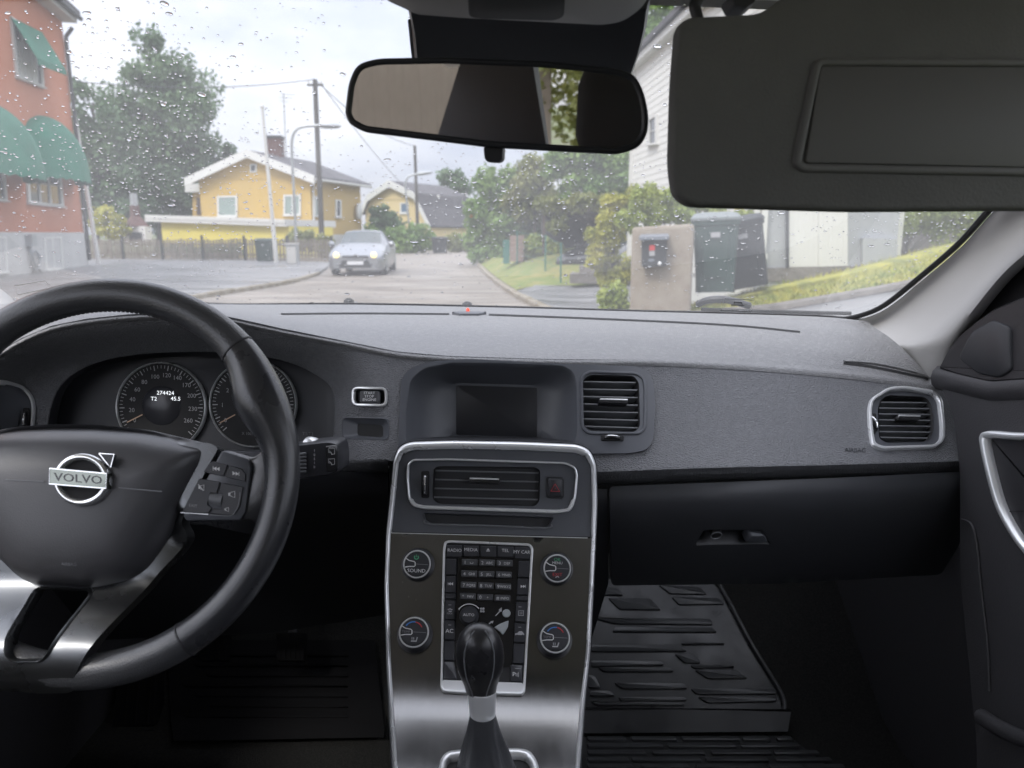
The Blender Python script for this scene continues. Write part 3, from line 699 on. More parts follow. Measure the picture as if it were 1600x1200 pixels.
for kx, ky, lb in ((648.5, 992, 'round temperature knob on the driver side'), (866, 1000.5, 'round temperature knob on the passenger side')):
    knob(kx, ky, 27, 23.5, lb, [('arc', 0, -3, 12.5, 78, 150, 'print_blue'), ('arc', 0, -3, 12.5, 20, 78, 'print_red'), ('poly', seatsym(1, 12), 'print_grey'), ('t', 'TEMP', -11, 0, 5, 'print_dim')])
# keypad panel
Z = lambda x, y: (600 + x / 3.243, 830 + y / 3.243)
kp_o = rpoly([Z(298, 90), Z(306, 52), Z(330, 45), Z(740, 62), Z(758, 85), Z(755, 130), Z(716, 815), Z(700, 836), Z(420, 828), Z(298, 820), Z(284, 795), Z(286, 700)], 9)
kp = mk('keypad_frame', *band(KS, kp_o, 4.6, .003), 'satin_chrome', con)
mk('backing', *sheet(KS, inset(kp_o, 3), sp=9, off=.0012), 'black_void', kp)
mk('frame_foot', *sheet(KS, rpoly([Z(296, 758), Z(420, 764), Z(706, 774), Z(704, 822), Z(694, 830), Z(420, 822), Z(302, 814), Z(292, 800)], 4), sp=9, off=.0026, back=.002), 'satin_chrome', kp)
panel = mk('keypad', *sheet(KS, rpoly([Z(378, 128), Z(682, 132), Z(646, 690), Z(352, 690)], 4), sp=9, off=.0022, back=.002), 'piano_black', con)
def btn(P, writes=(), h=.0038, parent=None, mt='button_plastic', r=1.1, S=KS):
    b = mk('button', *plate(S, rpoly(P, 1.6, 3), h, r), mt, parent or con)
    for kind, *a in writes:
        if kind == 't': s, x, y, z, m_ = a; mk('lettering', *text(S, s, x, y, z, h + .0004), m_, b)
        else: pl, m_ = a; mk('symbol', *flat(S, pl, h + .0004), m_, b)
    return b
def quad(x0, y0, x1, y1, dx=0): return [Z(x0, y0), Z(x1, y0 + (x1 - x0) * .026), Z(x1 - dx, y1 + (x1 - x0) * .026), Z(x0 - dx, y1)]
tops = [(318, 398, 'RADIO', 359, 98), (402, 483, 'MEDIA', 441, 95), (487, 571, '', 528, 96), (575, 658, 'TEL', 615, 99), (662, 738, 'MY CAR', 698, 107)]
for i, (x0, x1, s, tx_, ty_) in enumerate(tops):
    y0 = 70 + (x0 - 318) * .026
    w_ = [('t', s, *Z(tx_, ty_), 7.2, 'print_white')] if s else [('p', [[Z(528, 86), Z(536, 98), Z(520, 98)], [Z(519, 100), Z(537, 100), Z(537, 103), Z(519, 103)]], 'print_white')]
    btn([Z(x0, y0), Z(x1, y0 + 2), Z(x1, y0 + (58 if 0 < i < 4 else 64)), Z(x0, y0 + (56 if 0 < i < 4 else 62))], w_)
def arrows(cx, cy_, d, s=1.0, S=None):
    f = (lambda x, y: Z(cx + d * x * s, cy_ + y * s)) if S is None else (lambda x, y: (cx + d * x * s, cy_ + y * s + d * x * s * .14))
    return [[f(-12, -8), f(0, 0), f(-12, 8)], [f(0, -8), f(12, 0), f(0, 8)], [f(12, -8), f(14, -8), f(14, 8), f(12, 8)]]
lx = lambda y: 314 - (y - 140) * .020
for y0, y1, kind in ((140, 222, ''), (228, 312, 'prev'), (317, 345, ''), (350, 450, 'defrost'), (455, 554, 'AC'), (560, 659, ''), (665, 756, '')):
    w_ = []
    if kind == 'prev': w_ = [('p', arrows(339, 268, -1), 'print_white')]
    if kind == 'AC': w_ = [('t', 'AC', *Z(333, 510), 9, 'print_white'), ('p', [quad(327, 477, 342, 480)], 'print_grey')]
    if kind == 'defrost': w_ = [('t', 'MAX', *Z(334, 420), 4, 'print_grey'), ('p', [[Z(322, 398), Z(336, 393), Z(350, 399), Z(345, 403), Z(336, 399), Z(326, 402)], [Z(327, 405), Z(345, 406), Z(342, 413), Z(330, 412)], quad(327, 374, 342, 377)], 'print_grey')]
    btn([Z(lx(y0), y0), Z(lx(y0) + 53, y0 + 1), Z(lx(y1) + (53 if kind or y1 < 700 else 70), y1 + 1), Z(lx(y1), y1)], w_)
rx_ = lambda y: 682 - (y - 150) * .060
for y0, y1, kind in ((152, 235, ''), (240, 323, 'next'), (328, 353, ''), (360, 462, 'rear'), (468, 566, 'car'), (572, 675, ''), (681, 768, 'park')):
    w_ = []
    if kind == 'next': w_ = [('p', arrows(704, 281, 1), 'print_white')]
    if kind == 'rear': w_ = [('p', [quad(680, 404, 708, 407), quad(680, 428, 708, 431), quad(680, 404, 683, 430), quad(705, 404, 708, 430), quad(688, 411, 690, 424), quad(693, 411, 695, 424), quad(698, 411, 700, 424), quad(681, 384, 696, 387)], 'print_grey')]
    if kind == 'car': w_ = [('p', [[Z(664, 530), Z(664, 522), Z(676, 519), Z(684, 510), Z(698, 510), Z(708, 521), Z(711, 530), Z(705, 530), Z(702, 526), Z(698, 530), Z(678, 530), Z(674, 526), Z(670, 530)], quad(680, 488, 695, 491)], 'print_grey')]
    if kind == 'park': w_ = [('t', 'P', *Z(658, 733), 10, 'print_white'), ('p', [quad(667, 727, 670, 742), quad(673, 724, 676, 744), quad(679, 721, 682, 746), quad(664, 701, 692, 703)], 'print_grey')]
    xa = rx_(y0); xb = rx_(y1)
    if kind == 'park': xa = xb = 640
    btn([Z(xa, y0), Z(xa + 57 if kind != 'park' else 702, y0 + 2), Z(xb + 57 if kind != 'park' else 698, y1 + 2), Z(xb, y1)], w_)
keys = [['1 ', '2 ABC', '3 DEF'], ['4 GHI', '5 JKL', '6 MNO'], ['7 PQRS', '8 TUV', '9 WXYZ'], ['* FAV', '0 +', '# INFO']]
for r_ in range(4):
    for c_ in range(3):
        x0 = 395 - 3.2 * r_ + c_ * (87.5 - .2 * r_); y0 = 141 + 57.8 * r_ + c_ * (2 + r_ * .8)
        s = keys[r_][c_]; d_, _, rest = s.partition(' ')
        w_ = [('t', d_, *Z(x0 + 17, y0 + 19), 7.6, 'print_white')]
        if rest: w_.append(('t', rest, *Z(x0 + 53, y0 + 20), 5.8, 'print_white'))
        else: w_.append(('p', [quad(x0 + 42, y0 + 22, x0 + 58, y0 + 24), quad(x0 + 42, y0 + 17, x0 + 44, y0 + 23), quad(x0 + 56, y0 + 17, x0 + 58, y0 + 23)], 'print_white'))
        btn(quad(x0, y0, x0 + 82, y0 + 34, 1), w_, h=.0052, mt='key_plastic')
# fan knob, seat airflow symbol
ax_, ay_ = Z(432, 432); n_ = KS.nrm(ax_, ay_); m_ = mpx(KS, ax_, ay_)
fk = mk('fan_knob', *lathe(KS.p(ax_, ay_, .002), n_, [(15*m_, 0), (15*m_, .003), (13.5*m_, .006), (13*m_, .012), (12*m_, .0135), (.001, .0132)], 32), 'button_plastic', con)
mk('lettering', *text(Off(KS, .0158), 'AUTO', ax_, ay_ + 1, 6.2, 0.0), 'print_white', fk)
mk('fan_scale', *stroke(KS, circ(ax_, ay_ - 2, 18.5, 17, n=12, a0=35, a1=150), 1.4, .003), 'print_white', con)
mk('lettering', *text(KS, '0', *Z(382, 397), 6, .003), 'print_grey', con)
mk('fan_symbol', *flat(KS, [circ(*Z(492 + dx, 394 + dy), 1.9, n=10) for dx in (0, 12) for dy in (0, 14)], .003), 'print_grey', con)
hd = mk('airflow_button', *plate(KS, circ(*Z(620, 418), 6.6, n=24), .004, 1), 'seat_silver', con, label='silver head shaped airflow button')
sy = mk('airflow_button', *plate(KS, rpoly([Z(556, 490), Z(590, 470), Z(632, 453), Z(628, 488), Z(610, 520), Z(600, 530), Z(588, 512)], 2), .004, 1), 'seat_silver', con, label='silver torso shaped airflow button')
mk('airflow_arrow', *flat(KS, [[Z(563, 430), Z(585, 405), Z(580, 401), Z(597, 387), Z(596, 411), Z(590, 409), Z(567, 432)]], .003), 'print_grey', con)
mk('airflow_arrow', *flat(KS, [[Z(530, 470), Z(541, 462), Z(538, 459), Z(556, 455), Z(550, 471), Z(546, 467), Z(533, 474)]], .003), 'print_grey', con)
# gear gate
mk('gear_gate', *band(KS, rpoly([Z(270, 1240), Z(285, 1170), Z(320, 1140), Z(420, 1128), Z(690, 1124), Z(745, 1140), Z(780, 1190), Z(790, 1250), Z(770, 1420), Z(290, 1420)], 14), 12, .008), 'satin_chrome', con, smooth=60)
mk('gate_well', *plate(KS, rpoly([Z(300, 1240), Z(315, 1180), Z(340, 1160), Z(690, 1150), Z(740, 1180), Z(755, 1250), Z(740, 1400), Z(310, 1400)], 12), .001, 0), 'black_void', con)
# ---------------------------------------------------------------- gear lever
lev = thing('gear_lever', 'black leather gear lever standing in the centre console', 'gear lever', C(760, 1225, .64))
def stalk(prof, Yc, squash=.85, n=28, tilt=0):
    out = []
    for py, cx, hw in prof:
        p = C(cx, py, Yc); d = (p - CAMP).dot(RW @ Vector((0, 0, -1))); r = hw * d / F
        ex = CAR @ Vector((1, 0, 0)); ey = CAR @ Vector((0, 1, 0))
        out.append([p + ex * (r * math.cos(2*math.pi*k/n)) + ey * (r * squash * math.sin(2*math.pi*k/n)) for k in range(n)])
    return rings(out, True, True, True)
kn = mk('knob', *stalk([(975, 748.5, 1.5), (976, 748.5, 9), (979, 748.5, 17), (985, 749, 25), (994, 749, 31.5), (1006, 749.5, 36), (1020, 749.5, 38), (1033, 750, 37.6), (1046, 750, 35), (1058, 750.5, 30.5), (1069, 751, 26), (1080, 751.5, 23.5)], .64), 'gloss_knob', lev, smooth=70)
for sx in (-1, 1):
    prof = [(979, 8), (985, 14), (994, 19), (1006, 22.5), (1020, 23), (1033, 22), (1046, 19.5), (1058, 15.5), (1069, 12), (1078, 10)]
    pts = []
    for py, dx in prof:
        p = C(750 + sx * dx, py, .64); pts.append(p)
    full = {979: 17, 985: 25, 994: 31.5, 1006: 36, 1020: 38, 1033: 37.6, 1046: 35, 1058: 30.5, 1069: 26, 1078: 23.6}
    q2 = []
    for (py, dx), p in zip(prof, pts):
        d = (p - CAMP).dot(RW @ Vector((0, 0, -1))); r = full[py] * d / F; xx = dx * d / F
        q2.append(p - (CAR @ Vector((0, 1, 0))) * (.85 * math.sqrt(max(r*r - xx*xx, 0)) + .0002))
    mk('seam', *tube(q2, .0007, 6), 'slat_plastic', kn)
mk('collar', *stalk([(1077, 753, 21.5), (1079, 753, 22.5), (1110, 754, 20.8), (1115, 754, 20.6), (1118, 754, 18.5)], .64, 1.0), 'satin_chrome', lev)
def bootr():
    prof = [(1115, 754, 19.5), (1124, 754.5, 21.5), (1140, 755, 24.5), (1160, 756, 30), (1180, 758, 36), (1200, 760, 42), (1230, 762, 55), (1262, 763, 68)]
    out = []; n = 40
    for i, (py, cx, hw) in enumerate(prof):
        p = C(cx, py, .64); d = (p - CAMP).dot(RW @ Vector((0, 0, -1))); r = hw * d / F
        ex = CAR @ Vector((1, 0, 0)); ey = CAR @ Vector((0, 1, 0)); am = min(1, i / 4) * .12
        out.append([p + (ex * math.cos(2*math.pi*k/n) + ey * math.sin(2*math.pi*k/n)) * (r * (1 + am * math.sin(6 * 2*math.pi*k/n + i * .35) + am * .5 * math.sin(4*2*math.pi*k/n))) for k in range(n)])
    return rings(out, True, True, True)
mk('boot', *bootr(), 'leather', lev, smooth=70)
# ---------------------------------------------------------------- steering wheel
hd_ = cray(149, 743); HC = hd_ * (.64 / hd_.y)
RAKE = R(21)
hn = Vector((0, -math.cos(RAKE), math.sin(RAKE))); hu = Vector((1, 0, 0)); hw_ = Vector((0, math.sin(RAKE), math.cos(RAKE)))
def hp(x, y, z=0.0): return CAR @ (HC + hu * x + hw_ * y + hn * z) + CAMP
class HubP(Plane):
    pass
HS = Plane(hp(0, 0, -.012), CAR @ hn)
whl = thing('steering_wheel', 'black leather steering wheel with silver spokes and round emblem', 'steering wheel', hp(0, -.19, 0))
def bump(t, c, wd): d = (t - c + 180) % 360 - 180; return math.exp(-(d / wd) ** 2)
def rim(a0, a1, grow=0.0, n=96, extra=0.0):
    out = []; m = 16
    full = a1 - a0 >= 360
    for i in range(n + (0 if full else 1)):
        a = a0 + (a1 - a0) * i / n; b = max(bump(a, 27, 14), bump(a, 153, 14)); t_ = R(a)
        rc = .1632 - .0080 * b; rr = .0148 + .0078 * b + grow
        cen = (rc * math.cos(t_), rc * math.sin(t_))
        out.append([hp(cen[0] + rr * math.cos(2*math.pi*k/m) * math.cos(t_), cen[1] + rr * math.cos(2*math.pi*k/m) * math.sin(t_), (rr - .0012) * math.sin(2*math.pi*k/m)) for k in range(m)])
    if full: out.append(out[0])
    return rings(out, True, not full, not full)
mk('rim_grip', *rim(46, 134), 'leather', whl, smooth=80, label='upper rim section of smooth black leather')
mk('rim_grip', *rim(-55, 45.4), 'leather_trim', whl, smooth=80, label='worn glossy rim section on the console side')
mk('rim_grip', *rim(134.6, 235), 'leather_trim', whl, smooth=80, label='worn glossy rim section on the door side')
mk('rim_grip', *rim(235.6, 304.4), 'leather', whl, smooth=80, label='lower rim section behind the silver spoke')
for a in (45.7, 134.3, 235.3, 304.7): mk('rim_seam', *rim(a - .25, a + .25, .0007, 2), 'stitch', whl)
mb = MB()
for i in range(46):               # stitching along the inside of the upper grip
    a = R(60 + i * 1.55); mb.add(*tube([hp(.1487 * math.cos(a + d), .1487 * math.sin(a + d), -.0025) for d in (-.009, .009)], .0008, 5))
mb.build('stitching', 'stitch', whl)
trim_out = [(-95, 690), (-110, 702), (-70, 780), (-30, 850), (-10, 920), (-2, 990), (4, 1040), (16, 1060), (40, 1068), (90, 1073), (139, 1072), (148, 1052), (172, 1008), (210, 948), (245, 897), (275, 864), (293, 838), (287, 815), (301, 788), (321, 755), (338, 722), (350, 702), (336, 694)]
hole_u = rpoly([(60, 920), (147, 923), (127, 976), (114, 1010), (104, 1019), (66, 1019), (56, 1010), (52, 985)], 8)
TS = Surf(lambda x, y: 0)
class TrimS:                      # spoke trim: flat at the top, rolling away toward the bottom and its edges
    def __init__(s): s.P = Plane(hp(0, 0, -.022), CAR @ hn)
    def p(s, x, y, off=0.0):
        e = min(1, max(0, (y - 900) / 110)); e = e * e * (3 - 2 * e); q = max(0, (x - 200) / 100) if y > 800 else 0
        g = max(0, (y - 1020) / 55)
        return s.P.p(x, y, off + .038 * e + (.013 * min(1, max(0, (x - 262) / 25)) * min(1, max(0, (850 - y) / 30))) - .012 * g * g - .008 * min(q, 1.2) ** 2 * (1 - e))
    def nrm(s, x, y): return s.P.n
TR = TrimS()
mk('spoke_trim', *sheet(TR, rpoly(trim_out, 10), [hole_u], sp=9, off=0, back=.018), 'satin_trim', whl, smooth=70)
mk('spoke_hole_rim', *band(TR, inset(hole_u, -5), 6, .003, -.012), 'satin_trim', whl, smooth=70)
pad_o = rpoly([(-75, 712), (-45, 684), (20, 667), (80, 663), (150, 663), (230, 671), (300, 687), (337, 698), (331, 718), (293, 788), (255, 853), (229, 890), (203, 906), (150, 919), (62, 915), (40, 906), (5, 872), (-35, 800)], 16)
PS = Plane(hp(0, 0, -.022), CAR @ hn)
ins = [(0, -.012), (0, .000), (1.2, .0045), (4, .0100), (9, .0165), (15, .0220), (23, .0265), (34, .0300), (50, .0325), (75, .0340), (100, .0345)]
pc_ = (128, 785)
def shrink(P, d): return inset(P, d) if d < 4 else [(x + (pc_[0] - x) * d / 150, y + (pc_[1] - y) * d / 125) for x, y in P]
mk('hub_pad', *rings([[PS.p(x, y, o - .020 * max(0, (785 - y) / 122) ** 4 * min(1, d / 4 if d < 4 else 1)) for x, y in shrink(pad_o, d)] for d, o in ins], True, False, True), 'pad_plastic', whl, smooth=80)
PT = Plane(hp(0, 0, .0122), CAR @ hn)
for a in ((10, 749.5, 70, 752.5), (186, 762, 254, 768)): mk('pad_crease', *stroke(PT, [(a[0], a[1]), ((a[0]+a[2])/2, (a[1]+a[3])/2), (a[2], a[3])], 1.6, .0012), 'slat_plastic', whl)
mk('lettering', *text(PT, 'AIRBAG', 106, 882, 7, -.0015), 'smooth_plastic', whl)
# emblem
mk('emblem_backing', *plate(PT, circ(131, 750, 41, 38, n=36), .001, 0, -.006), 'black_void', whl)
em = mk('emblem', *band(PT, circ(131, 750, 44.5, 41.5, n=56), 11.5, .006), 'chrome', whl, smooth=70)
T2 = lambda x, y: (131 + x, 749 + y + x * .075)
mk('bar', *plate(PT, [T2(-46, -14), T2(44, -12.5), T2(43, 12.5), T2(-46.5, 12)], .0078, 1.5), 'emblem_silver', em)
mk('bar_edge', *stroke(PT, [T2(-45, -13), T2(43, -11.5), T2(42, 11.5), T2(-45.5, 11)], 1.6, .0082, True), 'chrome', em)
mk('lettering', *text(PT, 'VOLVO', *T2(-1, 0), 18, .0082, xs=1.25, sk=.075), 'print_dim', em)
mk('arrow', *plate(PT, rpoly([(160, 709.5), (182, 711), (177, 730), (171, 724), (166, 729), (160, 723), (166, 716)], 1), .0042, 1), 'button_plastic', em)
mk('arrow_edge', *stroke(PT, [(159, 709), (182.5, 710.5), (177, 731), (171, 724), (159, 709)], 1.3, .0048), 'chrome', em)
# spoke with buttons
BS = Plane(hp(0, 0, -.012), CAR @ hn)
mk('spoke', *plate(BS, rpoly([(352, 701), (394, 714), (412, 702), (424, 680), (447, 690), (452, 760), (446, 812), (432, 850), (412, 838), (396, 816), (380, 819), (292, 820), (302, 790), (323, 754), (340, 722)], 8), .004, 6, -.022), 'leather_trim', whl, smooth=70)
sw = mk('switch_panel', *plate(BS, rpoly([(351, 704), (392, 717), (397, 730), (388, 800), (380, 813), (294, 814), (290, 803), (304, 788), (324, 753), (341, 722)], 5), .007, 2.5), 'smooth_plastic', whl, smooth=60)
q8 = lambda x, y: (280 + x / 8.571, 680 + y / 8.571)
def sbtn(P, h=.0085): return mk('switch', *plate(BS, rpoly([q8(*p) for p in P], 2), h, 1.2), 'button_plastic', whl)
b1 = sbtn([(362, 505), (430, 400), (490, 352), (700, 402), (642, 562)]); mk('symbol', *flat(BS, arrows(*q8(550, 458), -1, .40, 1), .0090), 'print_white', b1)
b2 = sbtn([(720, 410), (880, 455), (938, 530), (930, 632), (662, 568)]); mk('symbol', *flat(BS, arrows(*q8(803, 522), 1, .40, 1), .0090), 'print_white', b2)
b3 = sbtn([(310, 580), (598, 628), (552, 790), (470, 780), (430, 930), (490, 975), (440, 1052), (82, 1030)])
b4 = sbtn([(616, 636), (905, 692), (860, 960), (790, 1055), (720, 1078), (462, 1056), (500, 980), (600, 985), (630, 800), (570, 790)])
mk('chrome_edge', *stroke(BS, [q8(75, 1036), q8(250, 1048), q8(440, 1060)], 1.2, .0088), 'chrome', b3)
mk('chrome_edge', *stroke(BS, spline([q8(455, 1065), q8(600, 1078), q8(735, 1078), q8(800, 1020), q8(845, 900), q8(860, 770)], 4), 1.3, .0088), 'slat_plastic', b4)
mk('scroll_wheel', *tube([BS.p(*q8(450, 850), .004), BS.p(*q8(615, 872), .004)], .0058, 16), 'slat_plastic', whl)
def spk(x, y, s): return [[q8(x + a * s, y + b * s) for a, b in pts] for pts in ([(-45, -20), (-25, -20), (-25, 20), (-45, 20)],)]
def spk_out(x, y, s): return [q8(x + a * s, y + b * s) for a, b in ((-20, -22), (40, -40), (40, 45), (-20, 20))]
for par, x, y, s in ((b4, 752, 795, 1.0), (b4, 685, 995, .62), (b3, 350, 705, .85)):
    mb = MB(); mb.add(*flat(BS, spk(x, y, s), .0090)); mb.add(*stroke(BS, spk_out(x, y, s), .9, .0090, True))
    if par is b3: mb.add(*stroke(BS, [q8(310, 665), q8(378, 748)], 1.2, .0092))
    mb.build('symbol', 'print_white', par)
mk('lettering', *text(BS, 'EXIT', *q8(240, 948), 6.2, .0090, sk=.12), 'print_grey', b3)
# ---------------------------------------------------------------- wiper stalk
st = thing('wiper_stalk', 'black wiper stalk with printed symbols right of the wheel rim', 'stalk', C(495, 745, .80))
STS = Plane(C(500, 715, .79), CAR @ Vector((-.08, -1, .12)))
mk('stalk_body', *plate(STS, rpoly([(410, 705), (470, 692), (516, 687), (530, 690), (534, 712), (533, 735), (524, 741), (472, 749), (410, 752)], 6), .006, 3, -.028), 'button_plastic', st, smooth=60)
mk('end_cap', *plate(STS, rpoly([(511, 695), (527, 693), (531, 700), (531.5, 730), (526, 735), (513, 736)], 3), .0085, 2), 'gloss_knob', st)
mk('stalk_tip', *lathe(STS.p(479, 697, -.012), CAR @ Vector((-.2, -1, .3)), [(.008, -.01), (.0085, .002), (.006, .007), (.001, .0085)], 18), 'satin_chrome', st)
for i in range(6): mk('dial_ridge', *tube([STS.p(472.5, 707.5 + i * 5.6, .007), STS.p(482, 706.5 + i * 5.6, .0075)], .0013, 6), 'slat_plastic', st)
mb = MB()
for dy in (703, 719):
    mb.add(*stroke(STS, [(517.5, dy - 4), (527, dy - 4.5), (527, dy + 4), (522, dy + 5), (522, dy + 2), (518, dy + 2)], 1.0, .0092, True)); mb.add(*stroke(STS, [(519, dy - 1), (523.5, dy + 5)], .9, .0093))
mb.add(*stroke(STS, [(518, 697), (527, 696.5)], .9, .0092)); mb.build('symbol', 'print_white', st)
mb = MB()
for i, s in enumerate(('I', '0', 'S', 'I', 'II')): mb.add(*text(STS, s, 494.5, 703 + i * 6.3, 5.6, .0066))
mb.build('lettering', 'print_white', st)
# ---------------------------------------------------------------- mirror, overhead, visor
mc = C(776, 165, .62)
tgt = cw(-.47, -1.35, .08)
mn = ((CAMP - mc).normalized() + (tgt - mc).normalized()).normalized()
MS = Plane(mc, mn)
mir = thing('rear_view_mirror', 'black framed rear view mirror hanging at the top of the windscreen', 'mirror', C(776, 240, .62))
mo = rpoly([(539, 178), (545, 128), (558, 100), (590, 91), (700, 89), (850, 95), (965, 107), (992, 116), (1006, 142), (1014, 178), (1013, 207), (1000, 230), (968, 242), (890, 238), (765, 231), (620, 213), (568, 207), (546, 194)], 18)
mk('housing', *rings([[MS.p(x, y, o) for x, y in inset(mo, d)] for d, o in ((60, -.045), (32, -.040), (12, -.028), (3, -.012), (0, -.003), (.5, .001), (3, .0035), (8, .0035), (11, .0015))], True, True, False), 'mirror_black', mir, smooth=80)
mk('mirror_glass', *plate(MS, inset(mo, 10.5), .0016, 0), 'mirror_silver', mir, smooth=0)
mk('dimmer_tab', *plate(MS, rpoly([(753, 228), (786, 229), (785, 250), (779, 255), (761, 254), (755, 249)], 5), -.004, 2, -.016), 'mirror_black', mir)
SCV = Surf(lambda x, y: .735 + (y - 60) * .0007)
cov = mk('sensor_cover', *plate(SCV, rpoly([(630, -30), (640, 22), (648, 112), (700, 150), (940, 150), (986, 112), (1004, 60), (1014, 18), (1020, -30)], 12), .02, 10, -.05), 'mirror_black')
tag(cov, 'dark plastic sensor housing between windscreen and rear view mirror', 'cover')
mk('side_ridge', *tube([SCV.p(x, y, .008) for x, y in spline([(641, 20), (646, 70), (652, 115)], 6)], .002, 6), 'mirror_black', cov)
OCS = Surf(lambda x, y: .60 + (y - 20) * .0008)
oc = mk('overhead_console', *plate(OCS, rpoly([(570, -80), (596, -5), (629, 10), (649, 20), (728, 26), (866, 33), (944, 37), (976, 31), (1003, 12), (1018, -6), (1040, -80)], 14), .005, 8, -.05), 'overhead_plastic', smooth=70)
tag(oc, 'grey plastic overhead console above the rear view mirror', 'console')
mk('lamp_lens', *plate(OCS, rpoly([(728, -60), (732, 14), (750, 17.5), (866, 20.5), (882, 14), (886, -60)], 8), .0065, 2, .003), 'dark_plastic', oc)
VSF = Surf(lambda x, y: .55 + (330 - y) * .00006 + (x - 1050) * .00005)
vis = thing('sun_visor', 'dark grey sun visor folded down on the passenger side', 'sun visor', C(1340, 328, .56))
vo = rpoly([(1049, 255), (1053, 125), (1060, 36), (1078, 24), (1192, 19), (1230, -12), (1320, -40), (1900, -60), (1930, 330), (1600, 327), (1338, 329), (1080, 321), (1056, 303)], 22)
mk('visor_body', *rings([[VSF.p(x, y, o) for x, y in inset(vo, d)] for d, o in ((10, -.018), (2, -.014), (0, -.008), (.8, -.003), (3, -.0008), (8, .0))], True, True, True), 'visor_fabric', vis, smooth=60)
lid = mk('mirror_lid', *band(VSF, rpoly([(1270, 91), (1600, 92), (1880, 94), (1890, 282), (1600, 276), (1250, 270), (1236, 257)], 16), 14, .0035), 'visor_plastic', vis, smooth=60)
mk('lid_panel', *plate(VSF, rpoly([(1280, 105), (1600, 106), (1870, 108), (1872, 266), (1600, 262), (1256, 255)], 6), .0022, 1.5), 'visor_plastic', lid)
mk('visor_arm', *tube([VSF.p(x, y, -.008) for x, y in spline([(1098, 28), (1094, 12), (1092, 0), (1104, -18)], 5)], .0042, 10), 'dark_plastic', vis)
mk('visor_clip', *plate(VSF, rpoly([(1142, -10), (1150, 6), (1170, 9), (1182, 2), (1186, -12)], 3), -.002, 1, -.02), 'dark_plastic', vis)
# ---------------------------------------------------------------- passenger side pillar and door
pA = [(1720, 120), (1640, 218), (1600, 265), (1543, 330), (1500, 378), (1440, 430), (1385, 474), (1345, 491), (1310, 497), (1272, 500)]
pB = [(1800, 150, .86), (1700, 250, .93), (1640, 310, .98), (1575, 380, 1.04), (1525, 435, 1.09), (1470, 490, 1.15), (1430, 520, 1.19), (1400, 535, 1.20), (1370, 532, 1.23), (1340, 518, 1.28)]
pC = [(1850, 170, .80), (1760, 275, .86), (1690, 330, .90), (1610, 390, .96), (1565, 430, 1.0), (1520, 485, 1.04), (1490, 525, 1.07), (1475, 555, 1.09), (1466, 580, 1.10), (1458, 594, 1.11)]
rows = [[WS.p(x, y, .010) for x, y in pA],
        [WS.p(x, y, .022) for x, y in [(a[0]*.88 + b[0]*.12, a[1]*.88 + b[1]*.12) for a, b in zip(pA, pB)]],
        [C(*p) for p in pB], [C(*p) for p in pC], [C(x + 16, y + 12, Y + .05) for x, y, Y in pC]]
pil = mk('pillar_trim', *loft(rows, 40, 6), 'pillar_cloth', smooth=70); pil['kind'] = 'thing'
tag(pil, 'light grey fabric windscreen pillar trim above the passenger dashboard end', 'pillar trim')
lp = [[C(x, y, 1.12) for x, y in ((-120, 380), (-40, 425), (10, 458), (28, 476))], [C(x, y, 1.06) for x, y in ((-160, 430), (-70, 460), (-20, 480), (10, 490))], [C(x, y, 1.0) for x, y in ((-200, 480), (-110, 500), (-50, 515), (0, 520))]]
pil2 = mk('pillar_trim', *loft(lp, 12, 5), 'pillar_cloth', smooth=70); pil2['kind'] = 'thing'
tag(pil2, 'light grey pillar trim corner at the driver side of the windscreen', 'pillar trim')
DS = Plane(cw(.645, 1, 0), CAR @ Vector((-1, -.12, .10)))
door = thing('door_panel', 'dark grey passenger door panel with bright pull handle frame', 'door', DS.p(1600, 1100))
d_out = rpoly([(1462, 583), (1500, 590), (1551, 602), (1600, 600), (1750, 596), (1950, 600), (1950, 1450), (1540, 1450), (1525, 1150), (1500, 900), (1500, 735), (1490, 650)], 12)
mk('panel', *sheet(DS, d_out, sp=24, off=0, back=.05), 'door_plastic', door, smooth=60)
mk('belt_roll', *tube([DS.p(x, y, -.012) for x, y in spline([(1462, 588), (1500, 597), (1551, 608), (1600, 606), (1750, 602), (1950, 606)], 6)], .020, 12), 'door_plastic', door)
mk('window_frame', *sheet(Off(DS, -.02), [(1452, 590), (1462, 566), (1476, 540), (1500, 500), (1548, 440), (1600, 385), (1690, 318), (1730, 282), (1750, 300), (1720, 452), (1620, 480), (1560, 505), (1512, 545), (1482, 592)], sp=30, back=.03), 'tri_plastic', door)
tri_o = rpoly([(1468, 577), (1483, 547), (1503, 522), (1530, 500), (1556, 482), (1600, 464), (1720, 440), (1740, 590), (1600, 597), (1551, 600), (1500, 588)], 6)
tp = mk('mirror_triangle', *plate(DS, tri_o, .006, 5, -.02), 'tri_plastic', door)
mk('triangle_inset', *plate(DS, rpoly([(1505, 560), (1525, 520), (1560, 500), (1588, 512), (1590, 580), (1570, 592), (1535, 585)], 8), .009, 3), 'dark_plastic', tp)
hp_o = spline([(1750, 690), (1680, 676), (1600, 676), (1554, 673), (1540, 680), (1540, 700), (1550, 745), (1563, 790), (1580, 825), (1604, 860), (1640, 890), (1740, 905)], 5)
hp_i = inset(rpoly(hp_o, 2, 1), 12)
mk('handle_frame', *band(DS, rpoly(hp_o, 3, 2), 13, .012, -.004), 'satin_chrome', door, smooth=60)
mk('handle_well', *plate(DS, inset(rpoly(hp_o, 3, 2), 11), .002, 0), 'tri_plastic', door)
mk('well_split', *stroke(DS, [(1575, 800), (1600, 799), (1720, 796)], 2, .003), 'black_void', door)
